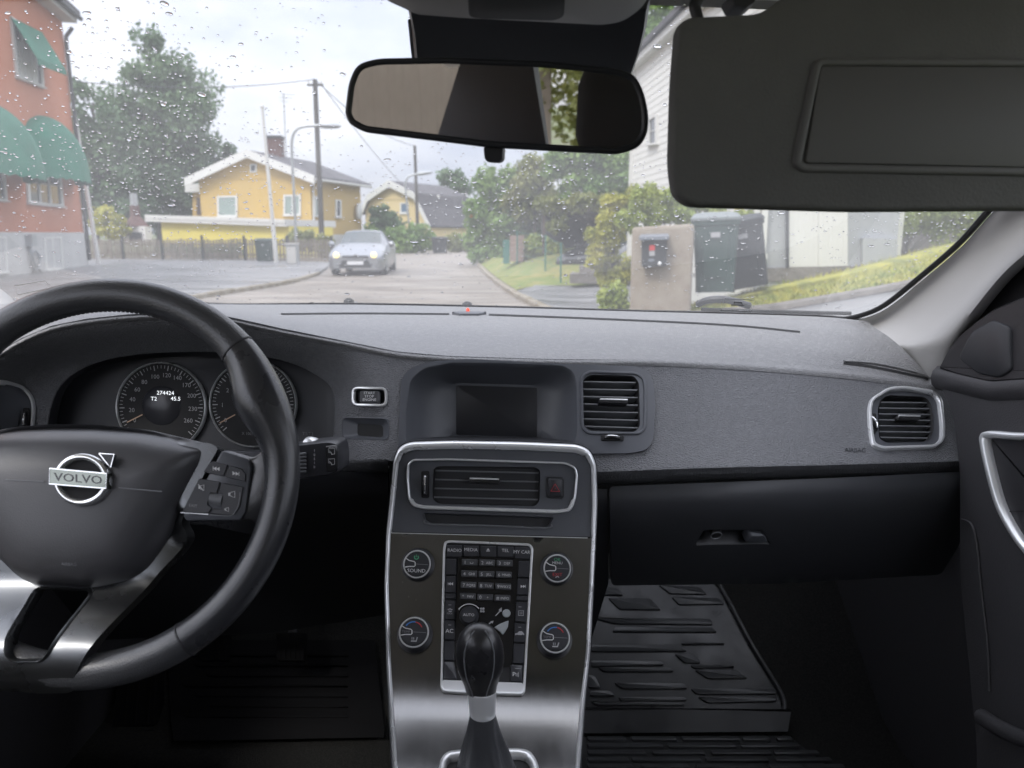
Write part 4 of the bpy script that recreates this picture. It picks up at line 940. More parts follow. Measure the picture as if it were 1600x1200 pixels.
mk('speaker_edge', *tube([DS.p(x, y, .002) for x, y in spline([(1505, 812), (1520, 820), (1528, 850), (1535, 920), (1545, 1010), (1548, 1080)], 6)], .0018, 6), 'door_plastic', door)
mk('door_pocket', *tube([DS.p(x, y, .012) for x, y in spline([(1546, 1120), (1600, 1150), (1700, 1180), (1800, 1200)], 6)], .010, 10), 'door_plastic', door)
# ---------------------------------------------------------------- mats and pedals
mat_p = thing('floor_mat', 'ribbed black rubber mat in the passenger footwell', 'floor mat', FL.p(1060, 1140))
m_up = rpoly([(880, 905), (1000, 905), (1110, 908), (1128, 925), (1172, 1008), (1219, 1086), (1222, 1112), (880, 1112)], 8)
mk('mat_sheet', *sheet(FL, m_up, sp=14, off=0, back=.01), 'rubber', mat_p, smooth=60)
mk('mat_edge', *tube([FL.p(x, y, .004) for x, y in spline([(1000, 903), (1108, 907), (1130, 927), (1172, 1006), (1220, 1086), (1224, 1112)], 5)], .0045, 8), 'rubber', mat_p)
mk('mat_lip', *rings([[FL.p(880, 1114, .002), FL.p(1229, 1114, .002)], [FL.p(880, 1116, .020), FL.p(1231, 1116, .020)], [FL.p(880, 1120, .020), FL.p(1231, 1120, .020)], [FL.p(880, 1146, .0), FL.p(1231, 1143, .0)]], False), 'rubber', mat_p)
mk('mat_tray', *sheet(FL, [(880, 1147), (1232, 1144), (1330, 1220), (1400, 1330), (880, 1330)], sp=20, off=-.006, back=.01), 'rubber', mat_p)
z4 = lambda x, y: (880 + x / 2.222, 720 + y / 2.222)
ribs = [((110, 440), (185, 442), (210, 470), (130, 468)), ((330, 432), (470, 440), (500, 466), (370, 464)), ((155, 478), (300, 480), (340, 520), (195, 518)), ((375, 474), (540, 478), (560, 500), (400, 502)),
        ((90, 546), (510, 550), (520, 572), (180, 568)), ((180, 576), (515, 580), (535, 598), (170, 596)), ((95, 640), (400, 640), (430, 664), (95, 664)), ((410, 632), (555, 634), (560, 640), (412, 640)), ((385, 672), (450, 672), (478, 704), (420, 704)),
        ((95, 695), (340, 695), (350, 712), (95, 716)), ((120, 718), (370, 720), (385, 734), (140, 734)), ((440, 710), (585, 712), (595, 720), (450, 722)), ((455, 728), (600, 728), (640, 758), (500, 758)),
        ((175, 772), (415, 772), (432, 793), (205, 793)), ((85, 745), (110, 748), (130, 790), (85, 790)), ((95, 800), (160, 800), (180, 818), (90, 818)), ((440, 792), (735, 790), (742, 812), (460, 812)), ((190, 822), (420, 822), (430, 834), (200, 836)),
        ((465, 822), (740, 818), (740, 838), (500, 842)), ((92, 838), (420, 840), (420, 850), (120, 850))]
for P in ribs: mk('rib', *plate(FL, rpoly([z4(*p) for p in P], 4, 3), .0036, 1.3), 'rubber_rib', mat_p, smooth=24)
rnd = random.Random(3)
for r_ in range(5):
    y = 952 + r_ * 24; x = 80
    while x < 760 + r_ * 45:
        L_ = rnd.uniform(90, 260); x2 = min(x + L_, 790 + r_ * 45)
        if x2 - x > 30: mk('rib', *plate(FL, rpoly([z4(x, y), z4(x2, y), z4(x2 + 12, y + 13), z4(x + 8, y + 13)], 2, 2), -.0015, 1.0, -.006), 'rubber_rib', mat_p, smooth=24)
        x = x2 + rnd.uniform(12, 30)
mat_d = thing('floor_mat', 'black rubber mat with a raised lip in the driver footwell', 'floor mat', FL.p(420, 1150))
mk('mat_sheet', *sheet(FL, [(262, 1000), (585, 1000), (600, 1135), (268, 1135)], sp=24, off=0, back=.01), 'rubber_shaded', mat_d)
mk('mat_lip', *rings([[FL.p(266, 1136, .0), FL.p(600, 1132, .0)], [FL.p(266, 1138, .007), FL.p(600, 1134, .007)], [FL.p(268, 1142, .007), FL.p(600, 1138, .007)], [FL.p(272, 1158, .0), FL.p(600, 1152, .0)]], False), 'rubber_shaded', mat_d)
for i in range(7): mk('rib', *plate(FL, rpoly([(285 + (i % 3) * 18, 1020 + i * 16), (540 - (i % 2) * 60, 1020 + i * 16), (545, 1026 + i * 16), (290 + (i % 3) * 18, 1026 + i * 16)], 2, 2), .003, 1.0), 'rubber_shaded', mat_d, smooth=24)
fr = thing('footrest', 'black ribbed footrest left of the driver mat', 'footrest', FL.p(210, 1165))
FR = Plane(C(210, 1140, 1.18), CAR @ Vector((0, -.75, .66)))
mk('foot_plate', *plate(FR, rpoly([(186, 1045), (248, 1042), (245, 1136), (174, 1140)], 5), .006, 3, -.03), 'rubber_shaded', fr)
mk('foot_step', *plate(FR, rpoly([(172, 1141), (248, 1139), (247, 1166), (174, 1168)], 3), .012, 3, -.03), 'rubber_shaded', fr)
for x in (196, 213, 232): mk('rib', *tube([FR.p(x + 8, 1050, .007), FR.p(x, 1132, .007)], .0015, 6), 'rubber_shaded', fr)
for px, lb in ((335, 'rubber brake pedal barely seen below the wheel rim'), (455, 'rubber accelerator pedal in the dark driver footwell')):
    pd = thing('pedal', lb, 'pedal', C(px, 1030, 1.25)); PP = Plane(C(px, 1010, 1.25), CAR @ Vector((0, -.8, .6)))
    mk('pedal_pad', *plate(PP, rpoly([(px - 24, 988), (px + 24, 988), (px + 22, 1034), (px - 22, 1034)], 4), .006, 2, -.01), 'rubber_shaded', pd)
    mk('pedal_arm', *tube([PP.p(px, 1000, -.01), C(px + 5, 900, 1.35)], .008, 8), 'dark_plastic', pd)
    for i in range(5): mk('rib', *tube([PP.p(px - 16 + 8 * i, 992, .007), PP.p(px - 15 + 7.5 * i, 1030, .007)], .0012, 5), 'rubber_shaded', pd)
# ---------------------------------------------------------------- windscreen
wsb = [(-260, 505), (-80, 486), (0, 479), (120, 475), (345, 478), (560, 477), (800, 482), (1000, 488), (1200, 493), (1300, 497), (1352, 502), (1420, 500), (1800, 470)]
fb = curve1([p[0] for p in wsb], [p[1] for p in wsb])
gx = [-260 + 2120 * i / 40 for i in range(41)]
rows = [[WS.p(x, -70 + (fb(x) - 2 + 70) * j / 20) for x in gx] for j in range(21)]
glass_m = bpy.data.materials.new('windscreen_glass'); glass_m.use_nodes = True; gnt = glass_m.node_tree; gnt.nodes.clear()
tr_ = N(gnt, 'ShaderNodeBsdfTransparent'); tr_.inputs[0].default_value = (0.625, 0.625, 0.62, 1)
gl_ = N(gnt, 'ShaderNodeBsdfGlossy', Roughness=0.0); gl_.inputs[0].default_value = (1, 1, 1, 1)
lw_n = N(gnt, 'ShaderNodeLayerWeight', Blend=0.5); pw_n = N(gnt, 'ShaderNodeMath', operation='POWER'); gnt.links.new(lw_n.outputs['Facing'], pw_n.inputs[0]); pw_n.inputs[1].default_value = 5
fr_ = N(gnt, 'ShaderNodeMath', operation='MULTIPLY_ADD'); gnt.links.new(pw_n.outputs[0], fr_.inputs[0]); fr_.inputs[1].default_value = .9; fr_.inputs[2].default_value = .04
df_ = N(gnt, 'ShaderNodeBsdfTranslucent'); df_.inputs[0].default_value = (0.8, 0.8, 0.79, 1)      # dust and fine wet film on the pane
tcn = N(gnt, 'ShaderNodeTexCoord'); nzn = N(gnt, 'ShaderNodeTexNoise', Scale=5.0, Detail=5.0); gnt.links.new(tcn.outputs['Object'], nzn.inputs['Vector'])
mrn = N(gnt, 'ShaderNodeMapRange'); gnt.links.new(nzn.outputs[0], mrn.inputs[0]); mrn.inputs[1].default_value = .35; mrn.inputs[2].default_value = .65; mrn.inputs[3].default_value = .06; mrn.inputs[4].default_value = .09
m1 = N(gnt, 'ShaderNodeMixShader'); gnt.links.new(mrn.outputs[0], m1.inputs[0]); gnt.links.new(tr_.outputs[0], m1.inputs[1]); gnt.links.new(df_.outputs[0], m1.inputs[2])
m2 = N(gnt, 'ShaderNodeMixShader'); gnt.links.new(fr_.outputs[0], m2.inputs[0]); gnt.links.new(m1.outputs[0], m2.inputs[1]); gnt.links.new(gl_.outputs[0], m2.inputs[2])
go = N(gnt, 'ShaderNodeOutputMaterial'); gnt.links.new(m2.outputs[0], go.inputs[0]); M['windscreen_glass'] = glass_m
wsc = thing('windscreen', 'raked windscreen of the car covered in raindrops', 'windscreen', C(800, 480, 1.45))
mk('glass', *rings(rows, False), 'windscreen_glass', wsc, smooth=90)
mk('lower_seal', *tube([C(x, fb(x) - .5, 1.0 * WS.Yf(x, fb(x)) - .005) for x in range(-80, 1400, 30)], .0045, 8), 'black_void', wsc)
mk('side_seal', *tube([WS.p(x - 3, y - 2, .006) for x, y in spline(pA, 5)], .0045, 8), 'black_void', wsc)
mk('corner_label', *stroke(WS, [(1132, 466), (1178, 468), (1172, 486), (1126, 484)], 1.0, .001, True), 'print_white', wsc)
mk('label_print', *flat(WS, [[(1147 + i * 2.6, 471), (1149 + i * 2.6, 471), (1148.8 + i * 2.6, 473.5), (1146.8 + i * 2.6, 473.5)] for i in range(5)] + [[(1143 + i * 2.6, 475), (1145 + i * 2.6, 475), (1144.8 + i * 2.6, 477), (1142.8 + i * 2.6, 477)] for i in range(8)], .001), 'print_dim', wsc)
mk('corner_label', *stroke(WS, [(22, 446), (70, 438), (80, 449), (28, 460)], 1.0, .001, True), 'print_white', wsc)
cowl = mk('cowl_panel', *loft([[C(x, fb(x) + 3, WS.Yf(x, fb(x)) + .03) for x in range(-100, 1500, 100)], [C(x, fb(x) + 2, WS.Yf(x, fb(x)) + .12) for x in range(-100, 1500, 100)], [C(x, fb(x) + 22, WS.Yf(x, fb(x)) + .5) for x in range(-100, 1500, 100)]], 30, 3), 'dark_plastic')
tag(cowl, 'black plastic cowl along the foot of the windscreen', 'cowl')
wip = thing('windscreen_wiper', 'black wiper parked at the foot of the passenger windscreen', 'wiper', WS.p(1115, 486, -.03))
mk('wiper_arm', *tube([WS.p(x, y, -.03) for x, y in spline([(1090, 497), (1106, 491), (1128, 490), (1150, 494), (1170, 500)], 6)], .007, 8), 'dark_plastic', wip)
mk('wiper_blade', *tube([WS.p(x, y, -.012) for x, y in ((1095, 492), (1200, 496), (1330, 499))], .0035, 6), 'black_void', wip)
for px, py in ((545, 470), (730, 475)):
    nz_ = mk('washer_nozzle', *lathe(C(px, py + 2, WS.Yf(px, py) + .10), (0, 0, 1), [(.012, -.006), (.010, .004), (.004, .008)], 12), 'black_void')
    tag(nz_, 'small black washer nozzle below the %s' % ('silver car' if px < 600 else 'middle of the windscreen'), 'washer nozzle')
# raindrops
wat = bpy.data.materials.new('water'); wat.use_nodes = True; wn = wat.node_tree; wn.nodes.clear()
rf = N(wn, 'ShaderNodeBsdfGlass', IOR=1.33, Roughness=0.0); wo_ = N(wn, 'ShaderNodeOutputMaterial'); wn.links.new(rf.outputs[0], wo_.inputs[0]); M['water'] = wat
rnd = random.Random(11); V = []; Fc = []
def drop(px, py, rx, ry, h):
    n = WS.nrm(px, py); c = WS.p(px, py, -.0008)        # they lie on the outside of the pane
    ex = (WS.base(px + 2, py) - WS.base(px - 2, py)).normalized(); ey = n.cross(ex)
    k = len(V); m = 8 if rx < .0012 else 12; ph = rnd.uniform(-.5, .5)
    for q_, (a, b) in enumerate(((1, 0), (.92, .55), (.55, .92))):
        for j in range(m):
            t = 2 * math.pi * j / m; wob = 1 + (.18 * math.sin(2 * t + ph * 6) if rx > .0012 else 0)
            V.append(c + ex * (rx * a * wob * math.cos(t)) + ey * (ry * a * wob * math.sin(t)) - n * (h * b))
    V.append(c - n * h)
    for q_ in range(2):
        for j in range(m): Fc.append((k + q_*m + j, k + (q_+1)*m + j, k + (q_+1)*m + (j+1) % m, k + q_*m + (j+1) % m))
    for j in range(m): Fc.append((k + 2*m + j, k + 3*m, k + 2*m + (j+1) % m))
    Fc.append(tuple(k + j for j in range(m)))
def okpx(x, y): return y < fb(x) - 2 and not (540 < x < 1010 and 30 < y < 225)
cnt = 0
clusters = [(rnd.uniform(60, 1540), rnd.uniform(20, 470)) for _ in range(55)]
while cnt < 4000:
    if rnd.random() < .45: c_ = rnd.choice(clusters); x, y = rnd.gauss(c_[0], 55), rnd.gauss(c_[1], 40)
    else: x, y = rnd.uniform(-40, 1580), rnd.uniform(-10, 490)
    if not okpx(x, y) or (y < 200 and rnd.random() < .45) or (300 < x < 640 and y < 170 and rnd.random() < .7): continue
    r = rnd.choice((.0007, .0008, .0010, .0012, .0014)); drop(x, y, r * rnd.uniform(.9, 1.3), r, r * .75); cnt += 1
cnt = 0
while cnt < 440:
    x, y = rnd.uniform(-20, 1560), rnd.uniform(0, 488)
    if not okpx(x, y): continue
    if y < 220 and rnd.random() < .55: continue
    r = rnd.uniform(.0014, .0036) * (1 if rnd.random() < .25 else .6); drop(x, y, r * rnd.uniform(1.0, 1.7), r * rnd.uniform(.75, 1.3), r * rnd.uniform(.4, .6)); cnt += 1
rd = mk('raindrops', V, Fc, 'water', kind='stuff', smooth=180)
rd['label'] = 'clear raindrops scattered over the windscreen'; rd['category'] = 'raindrops'
# ================================================================== OUTSIDE
mat('asphalt', (0.16, 0.140, 0.118), 0.55, spec=0.35, var=((.5, 1.3, 1), (0.28, 0.25, 0.212), .38, .6), bump=('noise', 40, .2, .01), rvar=((.4, 1.6, 1), .38, .8))
mat('pavement_asphalt', (0.12, 0.122, 0.125), 0.5, var=((.35, 1.5, 1), (0.25, 0.25, 0.25), .40, .6), bump=('noise', 40, .2, .01), rvar=((.3, 1.5, 1), .2, .65))
mat('concrete_kerb', (0.30, 0.27, 0.22), 0.8, var=((3, 3, 3), (0.20, 0.17, 0.11), .45, .65))
mat('soil', (0.10, 0.10, 0.06), 0.95, var=((.4, .4, .4), (0.10, 0.13, 0.05), .4, .6))
mat('lawn', (0.16, 0.22, 0.055), 0.9, var=((2.2, 2.2, 2.2), (0.30, 0.27, 0.09), .42, .62), bump=('noise', 30, .8, .05))
mat('dry_grass', (0.36, 0.34, 0.06), 0.9, var=((3, 3, 3), (0.18, 0.20, 0.06), .4, .65), bump=('noise', 30, .8, .05))
mat('grass_blade', (0.40, 0.37, 0.07), 0.8, var=((4, 4, 4), (0.16, 0.22, 0.05), .4, .6))
mat('red_render', (0.42, 0.135, 0.060), 0.9, var=((.5, .5, .5), (0.48, 0.175, 0.085), .35, .7), bump=('noise', 30, .15, .01))
mat('grey_render', (0.50, 0.50, 0.49), 0.9, var=((.8, .8, .8), (0.42, 0.42, 0.41), .4, .7))
mat('awning_green', (0.002, 0.115, 0.066), 0.75, bump=('wave', (0, 0, 6), .1, .01), var=((1.5, 1.5, 1.5), (0.004, 0.16, 0.095), .35, .7))
mat('white_paint', (0.60, 0.60, 0.58), 0.6, var=((1, 1, 4), (0.58, 0.58, 0.56), .4, .7))
mat('window_grey', (0.52, 0.52, 0.50), 0.6)
mat('pane', (0.035, 0.045, 0.05), 0.08, spec=0.6)
mat('blind', (0.24, 0.30, 0.28), 0.5)
mat('curtain', (0.55, 0.55, 0.53), 0.9)
mat('yellow_render', (0.50, 0.345, 0.105), 0.85, var=((.4, .4, .4), (0.45, 0.32, 0.115), .4, .7))
mat('lemon_render', (0.68, 0.58, 0.12), 0.85)
mat('cream_render', (0.62, 0.50, 0.26), 0.85)
mat('roof_tile', (0.055, 0.052, 0.058), 0.75, bump=('wave', (0, 0, 9), .5, .03), var=((2, 2, 2), (0.08, 0.075, 0.08), .4, .7))
mat('brick_red', (0.13, 0.065, 0.055), 0.9, var=((6, 6, 18), (0.09, 0.045, 0.04), .45, .55))
mat('dark_metal', (0.03, 0.033, 0.036), 0.5)
mat('pole_wood', (0.06, 0.055, 0.05), 0.9, var=((3, 3, .6), (0.09, 0.085, 0.075), .4, .7))
mat('galvanised', (0.36, 0.38, 0.39), 0.5, metal=0.6)
mat('bark', (0.075, 0.06, 0.05), 0.95, bump=('noise', 12, .6, .03), var=((4, 4, 1), (0.12, 0.105, 0.09), .4, .7))
mat('weathered_wood', (0.25, 0.22, 0.185), 0.9, var=((5, 5, .8), (0.13, 0.115, 0.095), .35, .7))
mat('bin_green', (0.018, 0.045, 0.038), 0.55, var=((3, 3, 3), (0.028, 0.06, 0.05), .4, .7))
mat('bin_black', (0.020, 0.023, 0.026), 0.5)
mat('bin_lid', (0.16, 0.18, 0.18), 0.4)
mat('cast_concrete', (0.29, 0.255, 0.205), 0.9, var=((9, 9, 9), (0.235, 0.195, 0.155), .35, .7), bump=('noise', 60, .5, .01))
mat('silver_paint', (0.28, 0.295, 0.315), 0.28, metal=0.5, coat=0.4)
mat('black_paint', (0.015, 0.016, 0.018), 0.2, coat=0.5)
mat('car_glass', (0.05, 0.065, 0.065), 0.06, spec=0.8)
mat('tyre', (0.02, 0.02, 0.02), 0.9)
mat('lit_headlamp', (0.9, 0.8, 0.4), 0.3, emit=((1.0, 0.72, 0.26), 1.1))
mat('plate_white', (0.7, 0.72, 0.75), 0.5)
mat('board_white', (0.70, 0.70, 0.67), 0.65, var=((1, 1, 3), (0.62, 0.62, 0.59), .4, .7))
mat('stone', (0.20, 0.185, 0.17), 0.95, var=((3, 3, 3), (0.13, 0.12, 0.11), .4, .65), bump=('noise', 15, .6, .03))
mat('sticker_red', (0.55, 0.05, 0.05), 0.6)
mat('pennant_yellow', (0.6, 0.5, 0.12), 0.8)
mat('brown_wood', (0.065, 0.045, 0.040), 0.8)
def leafmat(name, c1, c2, sc=.8, tr=0.25):
    m = bpy.data.materials.new(name); m.use_nodes = True; nt = m.node_tree; b = nt.nodes['Principled BSDF']; b.inputs['Roughness'].default_value = .55
    t = N(nt, 'ShaderNodeTexCoord'); nz = N(nt, 'ShaderNodeTexNoise', Scale=sc, Detail=6.0, Roughness=.7); nt.links.new(t.outputs['Object'], nz.inputs['Vector'])
    r = N(nt, 'ShaderNodeValToRGB'); r.color_ramp.elements[0].position = .34; r.color_ramp.elements[1].position = .66
    r.color_ramp.elements[0].color = (*c1, 1); r.color_ramp.elements[1].color = (*c2, 1)
    nt.links.new(nz.outputs[0], r.inputs[0]); nt.links.new(r.outputs[0], b.inputs['Base Color'])
    tl = N(nt, 'ShaderNodeBsdfTranslucent'); nt.links.new(r.outputs[0], tl.inputs[0]); mxs = N(nt, 'ShaderNodeMixShader'); mxs.inputs[0].default_value = tr
    o = nt.nodes['Material Output']; nt.links.new(b.outputs[0], mxs.inputs[1]); nt.links.new(tl.outputs[0], mxs.inputs[2]); nt.links.new(mxs.outputs[0], o.inputs[0]); M[name] = m
leafmat('leaf_birch', (0.085, 0.150, 0.075), (0.150, 0.235, 0.105))
leafmat('leaf_dark', (0.060, 0.120, 0.055), (0.110, 0.185, 0.075))
leafmat('leaf_mid', (0.125, 0.230, 0.060), (0.240, 0.350, 0.090))
leafmat('leaf_olive', (0.17, 0.21, 0.065), (0.27, 0.27, 0.085))
leafmat('leaf_lime', (0.28, 0.32, 0.055), (0.50, 0.46, 0.07), 2.5)
leafmat('leaf_spring', (0.23, 0.32, 0.065), (0.40, 0.44, 0.10), 2.0)
# ---------------------------------------------------------------- ground, road, pavements
def level(pts, z, name, m, edge=0.0, kind='structure'):
    P = [Vector((p.x, p.y, z)) for p in pts]; n = len(P)
    V = P + [Vector((p.x, p.y, z - max(edge, .01))) for p in P]
    return mk(name, V, [tuple(range(n))] + [(i, i + n, (i + 1) % n + n, (i + 1) % n) for i in range(n)], m, kind=kind, smooth=0)
level([Vector(p) for p in ((-900, -300, 0), (900, -300, 0), (900, 2000, 0), (-900, 2000, 0))], -.06, 'ground', 'soil')
rd_r = [(850, 490), (830, 477), (800, 461), (775, 443), (757, 427), (746, 414), (752, 404), (775, 397), (790, 394)]
rp = [Vector((-40, -20, 0)), Vector((3.0, -20, 0)), Vector((2.2, 6, 0))] + [Gz(*p) for p in rd_r] + [Gz(700, 388), Gz(640, 394), Gz(560, 398), Gz(500, 402), Gz(300, 400), Gz(100, 402), Vector((-40, 40, 0))]
level(rp, 0.0, 'road', 'asphalt', .03)
kl = spline([(120, 515), (200, 491), (250, 477), (300, 468), (360, 458), (430, 447), (470, 438), (500, 428)], 4)
pv = [Gz(x, y) for x, y in kl] + [Gz(512, 420), Gz(516, 413), Gz(400, 408), Gz(250, 406), Gz(140, 406), Gz(60, 420), Gz(-100, 425), Gz(-120, 520)]
level(pv, .09, 'pavement', 'pavement_asphalt', .09)
def kerb(pts, off):
    P = [Gz(x, y) + off for x, y in pts]; d = [0.0]
    for a, b in zip(P, P[1:]): d.append(d[-1] + (b - a).length)
    def at_(s):
        j = 0
        while j < len(d) - 2 and d[j + 1] < s: j += 1
        return P[j].lerp(P[j + 1], (s - d[j]) / (d[j + 1] - d[j]))
    k = bpy.data.objects.new('kerb', None); COL.objects.link(k); k.location = P[0]; WLOC[k.name] = P[0].copy(); k['kind'] = 'structure'
    s = 0; rr = random.Random(int(d[-1] * 10))
    while s + 1.0 < d[-1]:
        a, b = at_(s + .015), at_(s + .985); t = (b - a).normalized(); n = Vector((-t.y, t.x, 0)) * .075; z0, z1 = -.04, .105 + rr.uniform(-.008, .008)
        rs = []
        for e, w_ in ((a, .0), (a + t * .02, 1), (b - t * .02, 1), (b, .0)):
            q_ = n * (.9 + .1 * w_); rs.append([Vector((e.x, e.y, 0)) + v for v in (q_ + Vector((0, 0, z0)), q_ + Vector((0, 0, z1 - .02 - .01 * (1 - w_))), q_ * .75 + Vector((0, 0, z1 - .01 * (1 - w_))), -q_ * .8 + Vector((0, 0, z1 - .01 * (1 - w_))), -q_ + Vector((0, 0, z1 - .02)), -q_ + Vector((0, 0, z0)))])
        mk('kerb_stone', *rings(rs, True, True, True), 'concrete_kerb', k, smooth=0); s += 1.0
kerb(kl, Vector((.03, 0, 0)))
kerb(spline([(880, 500), (830, 477), (800, 461), (775, 443), (757, 427), (746, 414)], 4), Vector((.04, 0, 0)))
mk('driveway', *loft([[Gz(x, y) + Vector((.1, 0, .07)) for x, y in ((900, 505), (835, 477), (800, 459), (782, 446))], [G(*p) for p in ((1000, 505, 11.5), (920, 478, 14.5), (890, 460, 17.0), (860, 446, 19.2))], [G(*p) for p in ((1150, 505, 11.5), (1050, 478, 14.0), (1010, 458, 16.5), (985, 444, 18.8))]], 12, 6), 'pavement_asphalt', kind='structure')
mk('lawn', *loft([[Gz(x, y) + Vector((.1, 0, .09)) for x, y in ((800, 459), (775, 441), (757, 425), (747, 413), (752, 404))], [G(*p) for p in ((850, 446, 19.5), (830, 432, 21), (815, 420, 23), (800, 410, 25.5), (790, 402, 28))], [G(*p) for p in ((985, 446, 18.6), (950, 425, 20.5), (930, 402, 22), (910, 392, 24), (890, 386, 27))], [G(*p) for p in ((1080, 440, 18), (1050, 410, 20), (1030, 385, 21.5), (1000, 378, 23.5), (980, 374, 26))]], 20, 6), 'lawn', kind='structure')
lowr = [(1070, 492, 8.2), (1130, 486, 8.3), (1190, 481, 8.35), (1250, 472, 8.45), (1350, 455, 8.6), (1430, 439, 8.8), (1520, 414, 9.1), (1620, 384, 9.4)]
crst = [(1070, 480, 9.1), (1130, 468, 9.2), (1200, 448, 9.4), (1300, 428, 9.7), (1400, 402, 10), (1500, 376, 10.3), (1580, 350, 10.6), (1660, 325, 11)]
bk = [(x, y + 6, Y + 4) for x, y, Y in crst]
bank = mk('grass_bank', *loft([[G(*p) for p in lowr], [G((a[0]+b[0])/2, (a[1]+b[1])/2 - 1, (a[2]+b[2])/2) for a, b in zip(lowr, crst)], [G(*p) for p in crst], [G(*p) for p in bk]], 40, 8), 'dry_grass', kind='structure')
mk('path_edging', *tube([G(x, y + 5, Y - .05) for x, y, Y in spline(lowr, 5)], .07, 8), 'stone', kind='structure')
mk('path', *loft([[G(x, y + 6, Y - .05) for x, y, Y in lowr], [G(x, y + 45, Y - 1.2) for x, y, Y in lowr], [G(x, y + 140, Y - 3) for x, y, Y in lowr]], 20, 4), 'pavement_asphalt', kind='structure')
rnd = random.Random(5); V = []; Fc = []
for i in range(5200):
    t = rnd.random() * (len(lowr) - 1.001); j = int(t); u = t - j; v_ = rnd.random()
    a = [lowr[j][k] * (1-u) + lowr[j+1][k] * u for k in range(3)]; b = [crst[j][k] * (1-u) + crst[j+1][k] * u for k in range(3)]
    p = G(*[a[k] * (1-v_) + b[k] * v_ for k in range(3)]); h = rnd.uniform(.03, .08); wd = .008; an = rnd.uniform(0, 6.28)
    d = Vector((math.cos(an), math.sin(an), 0)); k = len(V)
    V += [p - d * wd, p + d * wd, p + Vector((rnd.uniform(-.05, .05), rnd.uniform(-.05, .05), h))]; Fc.append((k, k+1, k+2))
gr = mk('grass', V, Fc, 'grass_blade', kind='stuff', smooth=0); gr['label'] = 'yellowish grass growing on the sloping bank'; gr['category'] = 'grass'
# ---------------------------------------------------------------- building helpers
def quadplate(S, q, h, b=0.0): return hexa([S.p(x, y, b) for x, y in q], [S.p(x, y, h) for x, y in q])
def lerp2(q, u, v):
    a = (q[0][0] + (q[1][0]-q[0][0])*u, q[0][1] + (q[1][1]-q[0][1])*u); b = (q[3][0] + (q[2][0]-q[3][0])*u, q[3][1] + (q[2][1]-q[3][1])*u)
    return (a[0] + (b[0]-a[0])*v, a[1] + (b[1]-a[1])*v)
def window(par, S, q, fw=2.5, cols=2, rows=1, frame='white_paint', pane='pane', th=.07, sill=True, blind=None, name='window'):
    f = mk(name, *rings([[S.p(x, y, 0) for x, y in inset(q, -.5)], [S.p(x, y, th) for x, y in inset(q, -.5)], [S.p(x, y, th) for x, y in inset(q, fw)], [S.p(x, y, .015) for x, y in inset(q, fw)]]), frame, par, smooth=0)
    qi = inset(q, fw)
    mk('pane', *flat(S, [qi], .02), pane, f, smooth=0)
    if blind: mk('blind', *flat(S, [[lerp2(qi, *p) for p in blind]], .024), 'curtain', f, smooth=0)
    for c in range(1, cols):
        u = c / cols; e = fw * .35 / max(1, abs(qi[1][0] - qi[0][0]))
        mk('mullion', *quadplate(S, [lerp2(qi, u - e, 0), lerp2(qi, u + e, 0), lerp2(qi, u + e, 1), lerp2(qi, u - e, 1)], th * .8, .02), frame, f, smooth=0)
    for r in range(1, rows):
        v = r / rows; e = fw * .25 / max(1, abs(qi[3][1] - qi[0][1]))
        mk('glazing_bar', *quadplate(S, [lerp2(qi, 0, v - e), lerp2(qi, 1, v - e), lerp2(qi, 1, v + e), lerp2(qi, 0, v + e)], th * .6, .02), frame, f, smooth=0)
    if sill:
        a, b = q[3], q[2]; mk('sill', *quadplate(S, [(a[0]-1, a[1]), (b[0]+1, b[1]), (b[0]+1, b[1]+1.8), (a[0]-1, a[1]+1.8)], th * 2, 0), frame, f, smooth=0)
    return f
def prism(front, back):           # closed prism from front polygon and extrusion vector
    n = len(front); V = list(front) + [p + back for p in front]
    return V, [tuple(range(n)), tuple(reversed(range(n, 2*n)))] + [(i, i + n, (i+1) % n + n, (i+1) % n) for i in range(n)]
def slab(a, b, c, d, th=.16):     # roof slab over four corners
    up = Vector((0, 0, th)); return hexa([a, b, c, d], [a + up, b + up, c + up, d + up])
# ---------------------------------------------------------------- red building
c0 = Gz(137, 418); c1 = Vector((c0.x + 1.9 * 2.35, c0.y - 7.8 * 2.35, 0))
RS = vwall(c0, c1); rdir = (c1 - c0).normalized(); rout = RS.n.copy()
redb = thing('red_building', 'red rendered building with green awnings on the driver side of the street', 'building', c0)
def facade(z0, z1, t=.4, s0=0.0, s1=None, o=0.0):
    L = (c1 - c0).length if s1 is None else s1
    a = c0 + rdir * s0 + rout * o; b = c0 + rdir * L + rout * o
    return [Vector((p.x, p.y, z)) for z in (z0, z1) for p in (a, b, b - rout * t, a - rout * t)], box((0, 0, 0), (1, 1, 1))[1]
mk('wall', *facade(1.40, 9.6, 6.0), 'red_render', redb, smooth=0)
mk('plinth', *facade(-.1, 1.40, 6.0, 0, None, .05), 'grey_render', redb, smooth=0)
V = []
for z in (9.35, 9.60):
    for s, o in ((-.15, .5), (19.5, .5), (19.5, -.2), (-.15, -.2)):
        p = c0 + rdir * s + rout * o; V.append(Vector((p.x, p.y, z)))
mk('eaves', V, box((0, 0, 0), (1, 1, 1))[1], 'window_grey', redb, smooth=0)
rp0 = [c0 + rdir * -.3 + rout * .6, c0 + rdir * 19.6 + rout * .6, c0 + rdir * 19.6 - rout * 3.5, c0 + rdir * -.3 - rout * 3.5]
mk('roof', *slab(*[Vector((p.x, p.y, z)) for p, z in zip(rp0, (9.62, 9.62, 12.2, 12.2))], .2), 'roof_tile', redb, smooth=0)
mk('gutter', *tube([Vector((p.x, p.y, 9.55)) for p in (rp0[0], rp0[1])], .09, 8), 'dark_metal', redb)
